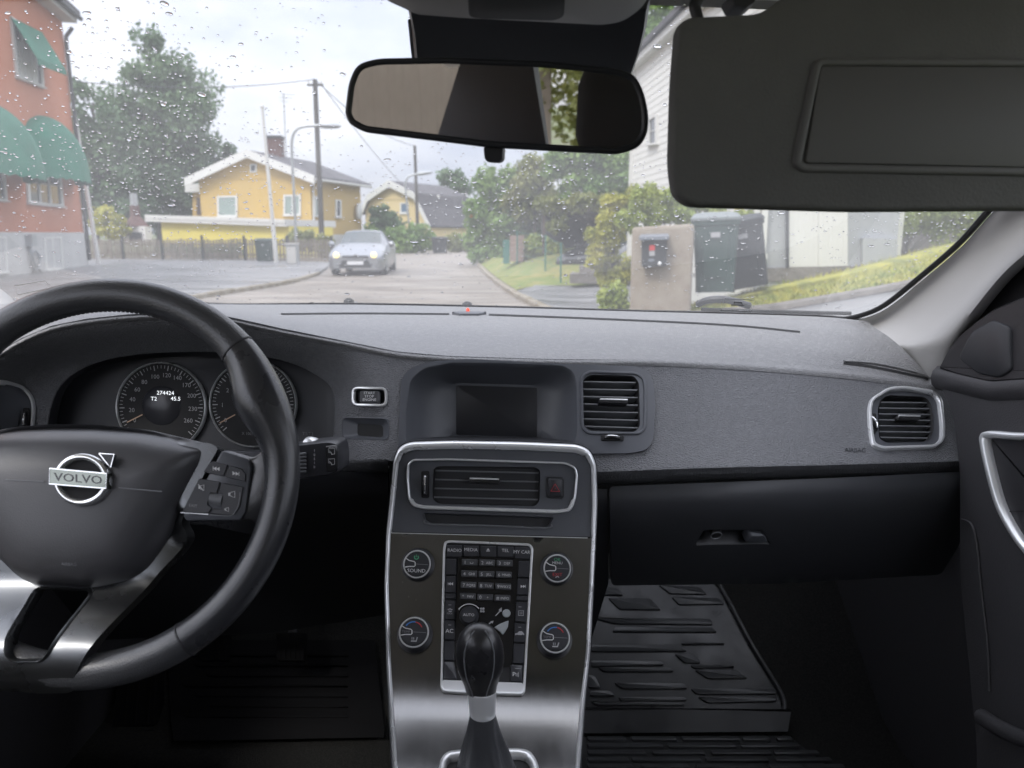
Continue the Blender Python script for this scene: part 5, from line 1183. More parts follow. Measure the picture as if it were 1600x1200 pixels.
dp = [RS.p(95, 42, .40), RS.p(96, 49, .28), RS.p(97, 56, .14), RS.p(98, 66, .12)] + [Vector((RS.p(100, 75, .12).x, RS.p(100, 75, .12).y, z)) for z in (6, 4, 2, .3)]
mk('downpipe', *tube(dp, .075, 8), 'dark_metal', redb)
window(redb, RS, [(15, 26), (60, 58), (66, 137), (24, 120)], 3.2, 3, 3, 'window_grey', blind=[(.1, .3), (.9, .3), (.9, 1), (.1, 1)])
window(redb, RS, [(38, 252), (91, 258), (97, 323), (42, 317)], 3.2, 3, 2, 'window_grey')
window(redb, RS, [(-60, 244), (2, 248), (8, 314), (-60, 306)], 3.2, 3, 2, 'window_grey')
window(redb, RS, [(66, 371), (93, 370), (97, 420), (69, 422)], 2.4, 2, 2, 'white_paint', blind=[(.1, .1), (.45, .1), (.45, .9), (.1, .9)])
window(redb, RS, [(-22, 370), (6, 370), (9, 425), (-20, 428)], 2.4, 2, 2, 'white_paint')
def dome(name, x0, x1, ytop, ybot, proj, label):
    a = RS.p(x0, ybot); b = RS.p(x1, ybot); ztop = RS.p((x0 + x1) / 2, ytop).z; mid = (a + b) / 2; hw2 = (a - b).length / 2
    zb = min(a.z, b.z); h = ztop - zb; sd_ = (b - a); sd_.z = 0; sd_.normalize()
    rs = []; nth, nph = 24, 10
    for j in range(nph + 1):
        ph = R(90) * j / nph; r = []
        for i in range(nth + 1):
            th = math.pi * i / nth; rib = 1 + .018 * abs(math.sin(th * 3))
            r.append(Vector((mid.x, mid.y, zb)) + sd_ * (-hw2 * math.cos(th)) + rout * (proj * (math.sin(th) ** .8) * math.cos(ph) * rib) + Vector((0, 0, h * math.sin(th) ** .6 * math.sin(ph) * rib)))
        rs.append(r)
    aw = mk(name, *rings(rs, False), 'awning_green', redb, smooth=50, label=label)
    val = [[p + Vector((0, 0, -.25 - (.06 if i % 2 else 0))) + rout * .02 for i, p in enumerate(rs[0])], [p + rout * .01 for p in rs[0]]]
    mk('valance', *rings(val, False), 'awning_green', aw, smooth=0)
dome('awning', 40, 112, 186, 262, 1.05, 'green dome awning over the corner window')
dome('awning', -80, 30, 160, 250, 1.2, 'green dome awning cut by the picture edge')
for q_, lb in (([(19, 28), (63, 50), (97, 99), (95, 108), (60, 90)], 'sloping green awning over the upper window'),):
    top = [RS.p(14, 27, .05), RS.p(64, 52, .05)]
    bot = [p + rout * .62 + Vector((0, 0, -1.2)) for p in top]
    aw = mk('awning', [top[0], top[1], bot[1], bot[0]] + [p + Vector((0, 0, .03)) for p in (top[0], top[1], bot[1], bot[0])], box((0, 0, 0), (1, 1, 1))[1], 'awning_green', redb, smooth=0, label=lb)
    mk('valance', [bot[0], bot[1], bot[1] + Vector((0, 0, -.18)), bot[0] + Vector((0, 0, -.18))] + [p + rout * .02 for p in (bot[0], bot[1], bot[1] + Vector((0, 0, -.18)), bot[0] + Vector((0, 0, -.18)))], box((0, 0, 0), (1, 1, 1))[1], 'awning_green', aw, smooth=0)
mb = MB(); mb.add(*quadplate(RS, [(36, 366), (44, 366), (45, 384), (37, 385)], .25)); hb = mb.build('meter_box', 'galvanised', redb, smooth=0)
mk('hose', *tube([RS.p(x, y, .12) for x, y in spline([(41, 384), (41, 400), (46, 420), (54, 418), (56, 404), (50, 393), (44, 394), (48, 412), (58, 424), (66, 430)], 5)], .035, 6), 'galvanised', redb)
# ---------------------------------------------------------------- poles
def pole(name, label, cat, b, t, Y, r0, r1, m, group=None):
    p0, p1 = G(*b, Y), G(*t, Y); p0.z = min(p0.z, 0.0) if p0.z < .6 else 0
    o = thing(name, label, cat, p0, group); mk('post', *tube([p0, p0.lerp(p1, .5), p1], lambda q: r0 + (r1 - r0) * q, 10), m, o); return o, p0, p1
fp, a_, b_ = pole('flagpole', 'leaning white flagpole with a yellow pennant beside the red building', 'flagpole', (152, 390), (106, 112), 33, .09, .06, 'white_paint')
mk('pennant', *rings([[G(107 + d, 118 + k * 9, 33) + Vector((0, 0, 0)) for d in (0, 5 + 2 * math.sin(k))] for k in range(8)], False), 'pennant_yellow', fp)
fp, a_, b_ = pole('flagpole', 'tall bare white flagpole in front of the yellow house', 'flagpole', (432, 413), (410, 170), 34, .10, .06, 'white_paint')
mk('finial', *lathe(b_, (0, 0, 1), [(.05, -.02), (.09, .05), (.09, .10), (.02, .18)], 10), 'white_paint', fp)
fp, a_, p1u = pole('utility_pole', 'tall dark wooden utility pole behind the silver car', 'utility pole', (504, 400), (492, 124), 45, .17, .13, 'pole_wood')
mk('cross_arm', *box(p1u + Vector((0, 0, -.3)), (.9, .1, .1)), 'pole_wood', fp)
for s in (-.35, .35): mk('insulator', *lathe(p1u + Vector((s, 0, -.25)), (0, 0, 1), [(.03, 0), (.06, .08), (.04, .16)], 8), 'white_paint', fp)
fp, a_, p2u = pole('utility_pole', 'thin dark utility pole in front of the gambrel roofed house', 'utility pole', (654, 398), (648, 228), 62, .15, .11, 'pole_wood')
mk('insulator', *lathe(p2u, (0, 0, 1), [(.03, 0), (.06, .08), (.04, .16)], 8), 'white_paint', fp)
def lamp(label, b, arm, head, Y, r):
    p0 = G(*b, Y); p0.z = 0
    o = thing('street_lamp', label, 'street lamp', p0)
    pts = [p0] + [G(x, y, Y) for x, y in arm]
    mk('post', *tube(pts, r, 8), 'galvanised', o)
    (hx0, hy0), (hx1, hy1) = head; a, b2 = G(hx0, hy0, Y), G(hx1, hy1, Y)
    mk('lamp_head', *tube([a, a.lerp(b2, .25), a.lerp(b2, .8), b2], lambda q: (.07, .14, .12, .04)[min(3, int(q * 3.01))], 8, sx=1.6), 'galvanised', o)
lamp('grey street lamp with a curved arm in front of the yellow house', (463, 410), spline([(461, 330), (456, 240), (457, 215), (464, 202), (478, 197), (500, 196)], 4), ((498, 196), (533, 197)), 37, .065)
lamp('distant grey street lamp beside the gambrel roofed house', (640, 396), spline([(639, 350), (634, 300), (634, 284), (640, 275), (652, 272)], 4), ((650, 272), (676, 269)), 58, .07)
def wire(label, a, b, sag):
    n = 14; o = mk('overhead_wire', *tube([a.lerp(b, i / n) - Vector((0, 0, sag * 4 * (i / n) * (1 - i / n))) for i in range(n + 1)], .022, 5), 'dark_metal'); tag(o, label, 'wire')
wire('wire running from the tall utility pole to the thin pole', p1u, p2u, .6)
wire('wire running from the tall utility pole toward the red building', p1u, G(-150, 90, 30), .7)
wire('wire dropping from the tall utility pole to the mirror side', p1u + Vector((.3, 0, -.2)), G(640, 300, 72), .3)
# ---------------------------------------------------------------- yellow house
h1, h2 = G(317, 365, 52.5), G(488, 365, 50.5); h1.z = h2.z = 0
YS = vwall(h1, h2); hb_ = (h2 - h1).normalized(); hdir = Vector((-hb_.y, hb_.x, 0)); hdir = hdir if hdir.y > 0 else -hdir
L_ = 7.4; YSIDE = vwall(h2, h2 + hdir * L_)
yh = thing('yellow_house', 'yellow gabled house with white barge boards and dark roof', 'house', h1)
apex = YS.p(393, 240); eL = Vector((h1.x, h1.y, 4.95)); eR = Vector((h2.x, h2.y, 4.95))
V, Fc = prism([Vector((h1.x, h1.y, 1.3)), Vector((h2.x, h2.y, 1.3)), eR, apex, eL], hdir * L_)
mk('wall', V, Fc, 'yellow_render', yh, smooth=0)
mk('plinth', *prism([Vector((h1.x, h1.y, -.1)), Vector((h2.x, h2.y, -.1)), Vector((h2.x, h2.y, 1.3)), Vector((h1.x, h1.y, 1.3))], hdir * L_), 'grey_render', yh, smooth=0)
mk('string_course', *quadplate(YS, [(318, 278), (486, 276), (486, 278.5), (318, 280.5)], .05), 'yellow_render', yh, smooth=0)
for e, nm in ((eL, 0), (eR, 1)):
    d = (e - apex); d1 = d.normalized(); lo = apex + d + d1 * .7; oh = hdir * -.55
    rf_ = mk('roof', *slab(apex + oh + Vector((0, 0, .05)), lo + oh + Vector((0, 0, .05)), lo + hdir * (L_ + .5) + Vector((0, 0, .05)), apex + hdir * (L_ + .5) + Vector((0, 0, .05)), .14), 'roof_tile', yh, smooth=0)
    mk('barge_board', *hexa([apex + oh * 1.02 + Vector((0, 0, -.30)), lo + oh * 1.02 + Vector((0, 0, -.30)), lo + oh * 1.02 + Vector((0, 0, .22)), apex + oh * 1.02 + Vector((0, 0, .22))],
                           [p - oh.normalized() * -.08 for p in (apex + oh * 1.02 + Vector((0, 0, -.30)), lo + oh * 1.02 + Vector((0, 0, -.30)), lo + oh * 1.02 + Vector((0, 0, .22)), apex + oh * 1.02 + Vector((0, 0, .22)))]), 'white_paint', yh, smooth=0)
    if nm: mk('gutter', *tube([lo + oh, lo + hdir * (L_ + .5)], .09, 6), 'window_grey', yh)
cp = G(431, 240, 54.5); mk('chimney', *box(Vector((cp.x, cp.y, 6.6)), (.95, .8, 2.2)), 'brick_red', yh, smooth=0)
mk('chimney_cap', *box(Vector((cp.x, cp.y, 7.78)), (1.1, .95, .16)), 'dark_metal', yh, smooth=0)
mk('aerial', *tube([G(447, 245, 55), G(443, 145, 55)], .035, 6), 'galvanised', yh)
for yy in (147, 152, 158): mk('aerial_bar', *tube([G(436, yy, 55), G(462 - (yy - 147), yy + 1, 55)], .02, 5), 'galvanised', yh)
window(yh, YS, [(340, 307), (371, 306), (371, 338), (341, 338)], 2.2, 1, 1, pane='blind')
window(yh, YS, [(444, 305), (470, 304.5), (470, 336), (444, 336)], 2.2, 2, 1, pane='blind')
window(yh, YS, [(391.5, 257), (401, 257), (401, 269), (391.5, 269)], 1.4, 1, 1, sill=False)
window(yh, YSIDE, [(491, 307), (502, 308), (502, 338), (491, 337)], 1.6, 1, 1, pane='blind')
window(yh, YSIDE, [(524, 312), (532, 313), (532, 339), (524, 339)], 1.6, 1, 1)
mk('satellite_dish', *plate(YSIDE, circ(556, 330, 3.6, 13, n=18), .35, .5, .2), 'white_paint', yh)
mk('drainpipe', *tube([YSIDE.p(487.5, 281, .1), YSIDE.p(488, 362, .1)], .06, 6), 'window_grey', yh)
pr = [G(x, y, 53.5) for x, y in ((289, 287), (318, 287), (318, 300), (289, 300))]
mk('porch_roof', *prism(pr, hdir * 1.6), 'white_paint', yh, smooth=0)
mk('porch_wall', *prism([G(x, y, 54) for x, y in ((301, 301), (317, 301), (317, 366), (301, 366))], hdir * 1.2), 'yellow_render', yh, smooth=0)
mk('door', *quadplate(Plane(G(310, 320, 53.9), hdir), [(308, 309), (316, 309), (316, 336), (308, 336)], .05), 'brown_wood', yh, smooth=0)
# garage annex
ga = thing('garage', 'low lemon yellow garage with a white flat roof edge', 'garage', Gz(350, 404))
g1, g2 = G(253, 365, 47.5), G(452, 365, 45.0); g1.z = g2.z = 0; GS = vwall(g1, g2); gb_ = (g2 - g1).normalized(); gd = Vector((-gb_.y, gb_.x, 0))
zt = lambda x, y: GS.p(x, y).z
mk('wall', *prism([Vector((g1.x, g1.y, -.1)), Vector((g2.x, g2.y, -.1)), Vector((g2.x, g2.y, zt(452, 353))), Vector((g1.x, g1.y, zt(253, 346)))], gd * 5), 'lemon_render', ga, smooth=0)
a, b = g1 - gb_ * .8 - gd * .4, g2 - gd * .4
z1_, z0_ = zt(253, 335.5), zt(253, 346); z3_, z2_ = zt(452, 343), zt(452, 354)
mk('roof_edge', *prism([Vector((a.x, a.y, z0_)), Vector((b.x, b.y, z2_)), Vector((b.x, b.y, z3_)), Vector((a.x, a.y, z1_))], gd * 5.8), 'white_paint', ga, smooth=0)
mk('roof_batten', *prism([Vector((a.x, a.y, z0_ + .18)) - gd * .03, Vector((b.x, b.y, z2_ + .18)) - gd * .03, Vector((b.x, b.y, z2_ + .22)) - gd * .03, Vector((a.x, a.y, z0_ + .22)) - gd * .03], gd * .02), 'window_grey', ga, smooth=0)
# fence
fa, fb_ = Gz(135, 407), Gz(520, 411); fdir = (fb_ - fa).normalized(); FLn = (fb_ - fa).length
fen = thing('wooden_fence', 'weathered wooden fence with dark posts in front of the garage', 'fence', fa)
rnd = random.Random(8); mb = MB(); s = 0
while s < FLn:
    h = 1.08 + rnd.uniform(-.04, .05); p = fa + fdir * s
    mb.add(*box(p + Vector((0, .02 * rnd.uniform(-1, 1), h / 2)), (.10, .02, h))); s += .165
sl2 = mb.build('slats', 'weathered_wood', fen, smooth=0); sl2['kind'] = 'stuff'
for z in (.35, .85): mk('rail', *tube([fa + Vector((0, .05, z)), fb_ + Vector((0, .05, z))], .04, 4), 'weathered_wood', fen)
for s in [i * FLn / 6 for i in range(7)]: mk('post', *box(fa + fdir * s + Vector((0, -.06, .62)), (.10, .10, 1.3)), 'dark_metal', fen, smooth=0)
# barbecue in the garden
bb = thing('barbecue', 'white brick garden barbecue with a tapering chimney behind the fence', 'barbecue', G(211, 372, 45))
mk('base', *box(G(212, 366, 45), (1.5, .8, .9)), 'white_paint', bb, smooth=0); mk('hearth', *box(G(212, 370, 44.55), (.7, .06, .5)), 'dark_metal', bb, smooth=0)
p = G(213, 354, 45); mk('hood', *lathe(p, (0, 0, 1), [(.75, 0), (.7, .1), (.3, .55), (.27, 1.2)], 4), 'brick_red', bb, smooth=0)
mk('flue', *lathe(p + Vector((0, 0, 1.15)), (0, 0, 1), [(.22, 0), (.2, .7)], 8), 'galvanised', bb)
# ---------------------------------------------------------------- gambrel house
k1, k2 = G(571, 365, 74), G(672, 365, 70.5); k1.z = k2.z = 0; QS = vwall(k1, k2); kb_ = (k2 - k1).normalized(); kd = Vector((-kb_.y, kb_.x, 0)); QL = 8.5
gh = thing('gambrel_house', 'cream house with a dark gambrel roof and white barge boards', 'house', k1)
prof = [(571, 330), (579, 310), (612.5, 287), (651, 306), (673, 350)]
fpts = [QS.p(*p) for p in prof]
mk('wall', *prism([k1, k2, fpts[4], fpts[3], fpts[2], fpts[1], fpts[0]], kd * QL), 'cream_render', gh, smooth=0)
for i in range(4):
    a, b = fpts[i], fpts[i + 1]; up = Vector((0, 0, .12)); oh = kd * -.45
    if i in (0,): a = a + (a - b).normalized() * .5
    if i == 3: b = b + (b - a).normalized() * .5
    mk('roof', *slab(a + oh + up, b + oh + up, b + kd * (QL + .4) + up, a + kd * (QL + .4) + up, .14), 'roof_tile', gh, smooth=0)
    dn = Vector((0, 0, -.30)); up2 = Vector((0, 0, .30)); th_ = kd * -.09
    mk('barge_board', *hexa([a + oh + dn, b + oh + dn, b + oh + up2, a + oh + up2], [a + oh + dn + th_, b + oh + dn + th_, b + oh + up2 + th_, a + oh + up2 + th_]), 'white_paint', gh, smooth=0)
window(gh, QS, [(626, 317), (638.5, 317), (638.5, 333), (626, 333)], 1.6, 1, 1, pane='blue_pane') if mat('blue_pane', (0.10, 0.16, 0.24), .2) else None
mk('string_course', *quadplate(QS, [(582, 311), (650, 309), (650, 311), (582, 313)], .05), 'cream_render', gh, smooth=0)
mk('string_course', *quadplate(QS, [(645, 348), (671, 349), (671, 352), (645, 351)], .05), 'white_paint', gh, smooth=0)
dm = G(680, 312, 75); mk('dormer', *box(dm, (1.0, 2.2, .75)), 'white_paint', gh, smooth=0)
# far white house
fw_ = thing('white_house', 'far white gabled house half hidden by the trees', 'house', G(722, 380, 95))
wp = [G(x, y, 95) for x, y in ((706, 380), (745, 380), (745, 335), (728, 302), (706, 345))]
mk('wall', *prism(wp, Vector((0, 6, 0))), 'white_paint', fw_, smooth=0)
mk('roof', *slab(wp[3] + Vector((0, -.4, .1)), wp[4] + Vector((-.6, -.4, -.5)), wp[4] + Vector((-.6, 6, -.5)), wp[3] + Vector((0, 6, .1)), .2), 'roof_tile', fw_, smooth=0)
window(fw_, Plane(wp[0], (0, -1, 0)), [(715, 326), (722, 326), (722, 338), (715, 338)], 1.2, 1, 1, 'window_grey')
# ---------------------------------------------------------------- wheelie bins, cabinet
def bin_(label, base, wd, dp_, h, yaw, lean, m, lidm, group=None, name='wheelie_bin'):
    b = thing(name, label, 'bin', base, group); Rm = Matrix.Rotation(yaw, 3, 'Z') @ Matrix.Rotation(lean, 3, 'Y')
    T = lambda x, y, z: Vector(base) + Rm @ Vector((x, y, z))
    def ring_(sx, sy, z, r=.05):
        P = rpoly([(-sx, -sy), (sx, -sy), (sx, sy), (-sx, sy)], r); return [T(x, y, z) for x, y in P]
    hw2, hd2 = wd / 2, dp_ / 2
    mk('body', *rings([ring_(hw2*.80, hd2*.78, .04), ring_(hw2*.82, hd2*.80, .12), ring_(hw2*.96, hd2*.95, h*.84), ring_(hw2*1.03, hd2*1.03, h*.85), ring_(hw2*1.03, hd2*1.03, h*.90)], True, True, True), m, b, smooth=40)
    mk('front_panel', *rings([[T(x, -hd2*.80 - (z-.12)/(h*.72)*hd2*.15 - .012, z) for x, z in ((-hw2*.5, .2), (hw2*.5, .2), (hw2*.56, h*.76), (-hw2*.56, h*.76))], [T(x*.97, -hd2*.80 - (z-.12)/(h*.72)*hd2*.15 - .02, z) for x, z in ((-hw2*.5, .2), (hw2*.5, .2), (hw2*.56, h*.76), (-hw2*.56, h*.76))]], True, False, True), m, b, smooth=0)
    mk('lid', *rings([ring_(hw2*1.06, hd2*1.08, h*.90), ring_(hw2*1.06, hd2*1.08, h*.93), ring_(hw2*.9, hd2*.9, h*.985), ring_(hw2*.6, hd2*.6, h)], True, True, True), lidm, b, smooth=40)
    mk('handle', *tube([T(-hw2*.8, hd2*1.15, h*.9), T(hw2*.8, hd2*1.15, h*.9)], .02, 8), m, b)
    for s in (-1, 1): mk('wheel', *lathe(T(s * hw2*.78, hd2*.85, .10), Rm @ Vector((1, 0, 0)), [(.10, -.025), (.10, .025)], 14), 'tyre', b)
    mk('sticker', *rings([[T(x, -hd2*1.06 - .004, z) for x, z in ((-.05, h*.70), (.05, h*.70), (.05, h*.76), (-.05, h*.76))], [T(x*.9, -hd2*1.06 - .008, z) for x, z in ((-.05, h*.70), (.05, h*.70), (.05, h*.76), (-.05, h*.76))]], True, False, True), 'print_grey', b, smooth=0)
    return b
p = G(1117, 460, 8.7); bin_('green wheelie bin standing behind the concrete gate pillar', p, .50, .58, .905, R(-15), R(-2), 'bin_green', 'bin_lid')
p = G(1172, 452, 9.1); bin_('black wheelie bin leaning beside the green one on the grass slope', p, .50, .6, .86, R(-14), R(-12), 'bin_black', 'bin_black')
p = Gz(415, 411); bin_('small green wheelie bin beside the wooden fence', p, .75, .75, 1.15, R(5), 0, 'bin_green', 'bin_green')
p = Gz(687, 396); bin_('dark wheelie bin on the far pavement by the hedge', p, 1.1, .7, 1.15, 0, 0, 'bin_black', 'bin_black')
cb = thing('utility_cabinet', 'grey metal utility cabinet beside the bare white flagpole', 'cabinet', Gz(458, 415))
cp = Gz(458, 415); mk('case', *box(cp + Vector((0, 0, .45)), (.48, .3, .9)), 'galvanised', cb, smooth=0); mk('lid', *box(cp + Vector((0, 0, .93)), (.54, .36, .06)), 'window_grey', cb, smooth=0); mk('door', *box(cp + Vector((0, -.16, .45)), (.38, .03, .7)), 'window_grey', cb, smooth=0)
# ---------------------------------------------------------------- gate pillar and mailbox
ga_, gb2 = G(987, 365, 8.15), G(1084, 365, 8.0); ga_.z = gb2.z = 0; PLS = vwall(ga_, gb2); pn = -PLS.n
def colu(z0, z1, o=0): return [Vector((p.x, p.y, z)) + pn * q for z in (z0, z1) for p, q in ((ga_, 0), (gb2, 0), (gb2, .42), (ga_, .42))]
gp = thing('gate_pillar', 'rough beige concrete gate pillar carrying a mailbox', 'pillar', (ga_ + gb2) / 2)
pd_ = (gb2 - ga_).normalized(); wdt = (gb2 - ga_).length
def prn(z, g):
    P = rpoly([(0 + g, g), (wdt - g, g), (wdt - g, .45 - g), (g, .45 - g)], .04 - g * .5 if g < .03 else .02, 3)
    return [ga_ + pd_ * x + pn * y + Vector((0, 0, z + (x / wdt) * .035 * (z > 1))) for x, y in P]
mk('shaft', *rings([prn(-.1, 0), prn(1.37, 0), prn(1.40, .006), prn(1.415, .025)], True, False, True), 'cast_concrete', gp, smooth=50)
mbx = thing('mailbox', 'black metal mailbox with a red sticker on the concrete pillar', 'mailbox', PLS.p(1024, 418, .1))
mk('case', *hexa([PLS.p(x, y, 0) for x, y in ((1005, 372), (1042, 371), (1041, 416), (1005, 417))], [PLS.p(x, y, .14) for x, y in ((1004, 373), (1043, 372), (1042, 414), (1004, 415))]), 'bin_black', mbx, smooth=0)
mk('lid', *hexa([PLS.p(x, y, 0) for x, y in ((1002, 366), (1045, 365), (1045, 371), (1002, 372))], [PLS.p(x, y, .20) for x, y in ((1001, 370), (1046, 369), (1046, 374), (1001, 375))]), 'lid_grey', mbx, smooth=0) if mat('lid_grey', (.17, .19, .22), .35) else None
mk('sticker', *flat(PLS, [[(1016, 383), (1024.5, 382.5), (1024.5, 390.5), (1016, 391)]], .145), 'sticker_red', mbx)
mk('sticker', *flat(PLS, [[(1016, 392), (1024.5, 391.5), (1024.5, 399), (1016, 399.5)]], .145), 'print_grey', mbx)
mk('lock', *lathe(PLS.p(1032, 411, .14), PLS.n, [(.018, 0), (.018, .012), (.01, .016)], 12), 'satin_chrome', mbx)
mk('badge', *plate(PLS, circ(1019, 406, 5, 2.4, n=16), .15, .3, .14), 'lid_grey', mbx)
# ---------------------------------------------------------------- white boarded house
w1 = G(985, 365, 20.5); w1.z = 0; w2 = Vector((3.75, 11.8, 0)); WSF = vwall(w1, w2); wd_ = (w2 - w1).normalized(); wn_ = WSF.n; WL = (w2 - w1).length
wh = thing('boarded_house', 'white house clad in horizontal boards on the passenger side', 'house', w1)
mk('wall', *prism([w1 - wn_ * .03, w2 - wn_ * .03, Vector((w2.x, w2.y, 5.4)) - wn_ * .03, Vector((w1.x, w1.y, 5.4)) - wn_ * .03], -wn_ * 2.2), 'board_white', wh, smooth=0)
z = .6
bd = None
while z < 5.35:
    a, b = w1, w2; o0, o1 = wn_ * .018, wn_ * .008
    V = [Vector((a.x, a.y, z)) + o0, Vector((b.x, b.y, z)) + o0, Vector((b.x, b.y, z + .155)) + o1, Vector((a.x, a.y, z + .155)) + o1] + [Vector((a.x, a.y, z)) - wn_ * .02, Vector((b.x, b.y, z)) - wn_ * .02, Vector((b.x, b.y, z + .155)) - wn_ * .02, Vector((a.x, a.y, z + .155)) - wn_ * .02]
    if bd is None: bd = mk('board', V, box((0, 0, 0), (1, 1, 1))[1], 'board_white', wh, smooth=0); bz = z
    else:
        c_ = bd.copy(); COL.objects.link(c_); c_.location = bd.location + Vector((0, 0, z - bz))
    z += .15
mk('corner_board', *box(Vector((w1.x, w1.y, 3)) + wn_ * .03 - wd_ * -.06, (.12, .12, 4.9)), 'white_paint', wh, smooth=0)
ea = w1 - wd_ * .15; eb = w2 + wd_ * .3
mk('soffit', *hexa([Vector((p.x, p.y, 5.36)) + o for p, o in ((ea, wn_ * .22), (eb, wn_ * .22), (eb, -wn_ * .1), (ea, -wn_ * .1))], [Vector((p.x, p.y, 5.50)) + o for p, o in ((ea, wn_ * .22), (eb, wn_ * .22), (eb, -wn_ * .1), (ea, -wn_ * .1))]), 'white_paint', wh, smooth=0)
mk('roof', *slab(Vector((ea.x, ea.y, 5.52)) + wn_ * .3, Vector((eb.x, eb.y, 5.52)) + wn_ * .3, Vector((eb.x, eb.y, 6.3)) - wn_ * 2.3, Vector((ea.x, ea.y, 6.3)) - wn_ * 2.3, .12), 'roof_tile', wh, smooth=0)
window(wh, WSF, [(1015, 187), (1029, 179), (1029, 224), (1015, 227)], 2, 1, 2, 'white_paint', th=.06)
# porch posts
for i, x in enumerate((1166, 1179, 1192)):
    o = thing('porch_post', ('porch post nearest the black bin', 'middle white porch post', 'porch post nearest the grey garage wall')[i], 'post', G(x, 365, 11.3)); p = G(x, 365, 11.3)
    mk('post_shaft', *box(Vector((p.x, p.y, 2.2)), (.09, .09, 2.4)), 'white_paint', o, smooth=0); mk('post_foot', *box(Vector((p.x, p.y, 1.03)), (.13, .13, .08)), 'white_paint', o, smooth=0)
pw = mk('porch_wall', *box(G(1180, 300, 11.6) , (.55, .1, 2.2)), 'lemon_render', smooth=0); tag(pw, 'pale yellow wall behind the white porch posts', 'wall')
# grey garage
q1, q2 = G(1187, 365, 11.4), G(1403, 365, 11.05); q1.z = q2.z = 0; GGS = vwall(q1, q2); gn = -GGS.n
gg = thing('grey_garage', 'pale grey rendered garage with a white plank door', 'garage', q1)
mk('wall', *prism([q1, q2, Vector((q2.x, q2.y, 3.4)), Vector((q1.x, q1.y, 3.4))], gn * .35), 'pale_grey', gg, smooth=0) if mat('pale_grey', (.33, .345, .36), .9, var=((1.5, 1.5, 1.5), (.28, .295, .31), .4, .7)) else None
mk('plinth', *quadplate(GGS, [(1188, 419), (1400, 413), (1400, 433), (1188, 440)], .03), 'stone', gg, smooth=0)
dr = mk('door', *quadplate(GGS, [(1231, 250), (1325, 250), (1323, 417), (1232, 418)], .02), 'white_paint', gg, smooth=0)
for i in range(12):
    x0 = 1232.5 + i * 7.65; x1 = x0 + 7.55
    mk('plank', *quadplate(GGS, [(x0, 252), (x1, 252), (x1 - .3, 416.5), (x0 - .1, 416.5)], .026 + (.012 if i == 6 else 0), .02), 'white_paint', dr, smooth=0)
mk('door_jamb', *quadplate(GGS, [(1226, 250), (1231, 250), (1232, 418), (1228, 418)], .06), 'dark_metal', gg, smooth=0)
lw2 = mk('garden_wall', *prism([G(x, y, 11.0) for x, y in ((1348, 420), (1402, 420), (1402, 373), (1348, 372))], Vector((.1, .6, 0))), 'pale_grey', smooth=0); tag(lw2, 'low grey block wall beside the garage', 'wall')
rb = mk('retaining_wall', *prism([G(x, y, 16.5) for x, y in ((1345, 410), (1560, 380), (1560, 340), (1345, 352))], Vector((0, .5, 0))), 'stone', smooth=0); tag(rb, 'dark stone retaining wall behind the bank bushes', 'wall')
# carport, stone steps, posts
cpt = thing('carport', 'dark carport with a flat brown roof behind the lawn', 'carport', G(900, 395, 24))
mk('roof', *prism([G(x, y, 22.5) for x, y in ((846, 321), (985, 314), (985, 328), (846, 332))], Vector((.3, 4.5, 0))), 'brown_wood', cpt, smooth=0)
mk('back_wall', *prism([G(x, y, 26.5) for x, y in ((846, 330), (985, 326), (985, 392), (846, 392))], Vector((0, .2, 0))), 'dark_metal', cpt, smooth=0)
for x in (850, 940): mk('post', *prism([G(x - 2.5, 396, 22.7), G(x + 2.5, 396, 22.7), G(x + 2.5, 331, 22.7), G(x - 2.5, 331, 22.7)], Vector((0, .15, 0))), 'brown_wood', cpt, smooth=0)
ss = thing('stone_steps', 'grey stone steps at the edge of the lawn', 'steps', G(920, 442, 18.8))
for i, (x0, y0, x1, y1) in enumerate(((890, 428, 985, 443), (905, 416, 985, 429), (915, 406, 985, 417))): mk('step', *prism([G(x, y, 18.4 + i * .35) for x, y in ((x0, y1), (x1, y1), (x1, y0), (x0, y0))], Vector((.1, .8, 0))), 'stone', ss, smooth=0)
gpst = mk('green_post', *prism([G(x, y, 24.5) for x, y in ((786, 412), (796, 412), (796, 375), (786, 375))], Vector((0, .2, 0))), 'teal', smooth=0) if mat('teal', (.03, .15, .12), .6) else None
tag(gpst, 'teal green gate post beside the lawn', 'post')
spst = thing('stone_post', 'pinkish stone gate post beside the teal post', 'post', G(807, 414, 24.6))
for i in range(6): mk('stone_block', *box(G(807, 408, 24.6) + Vector((.02 * (i % 2), 0, .06 + i * .135)), (.42 + .03 * (i % 2), .4, .13)), 'pink_stone', spst, smooth=0) if i or mat('pink_stone', (.30, .22, .19), .9, var=((6, 6, 6), (.22, .16, .14), .4, .6)) else None
wf = thing('wire_fence', 'thin green wire fence crossing the lawn', 'fence', G(850, 440, 20))
fps = [(808, 412, 24), (852, 424, 21.5), (876, 442, 19.6)]
for x, y, Y in fps:
    p = G(x, y, Y); mk('post', *tube([p, p + Vector((0, 0, 1.0))], .022, 6), 'teal', wf)
for k in (.3, .6, .95): mk('wire', *tube([G(x, y, Y) + Vector((0, 0, k)) for x, y, Y in fps], .005, 4), 'teal', wf)
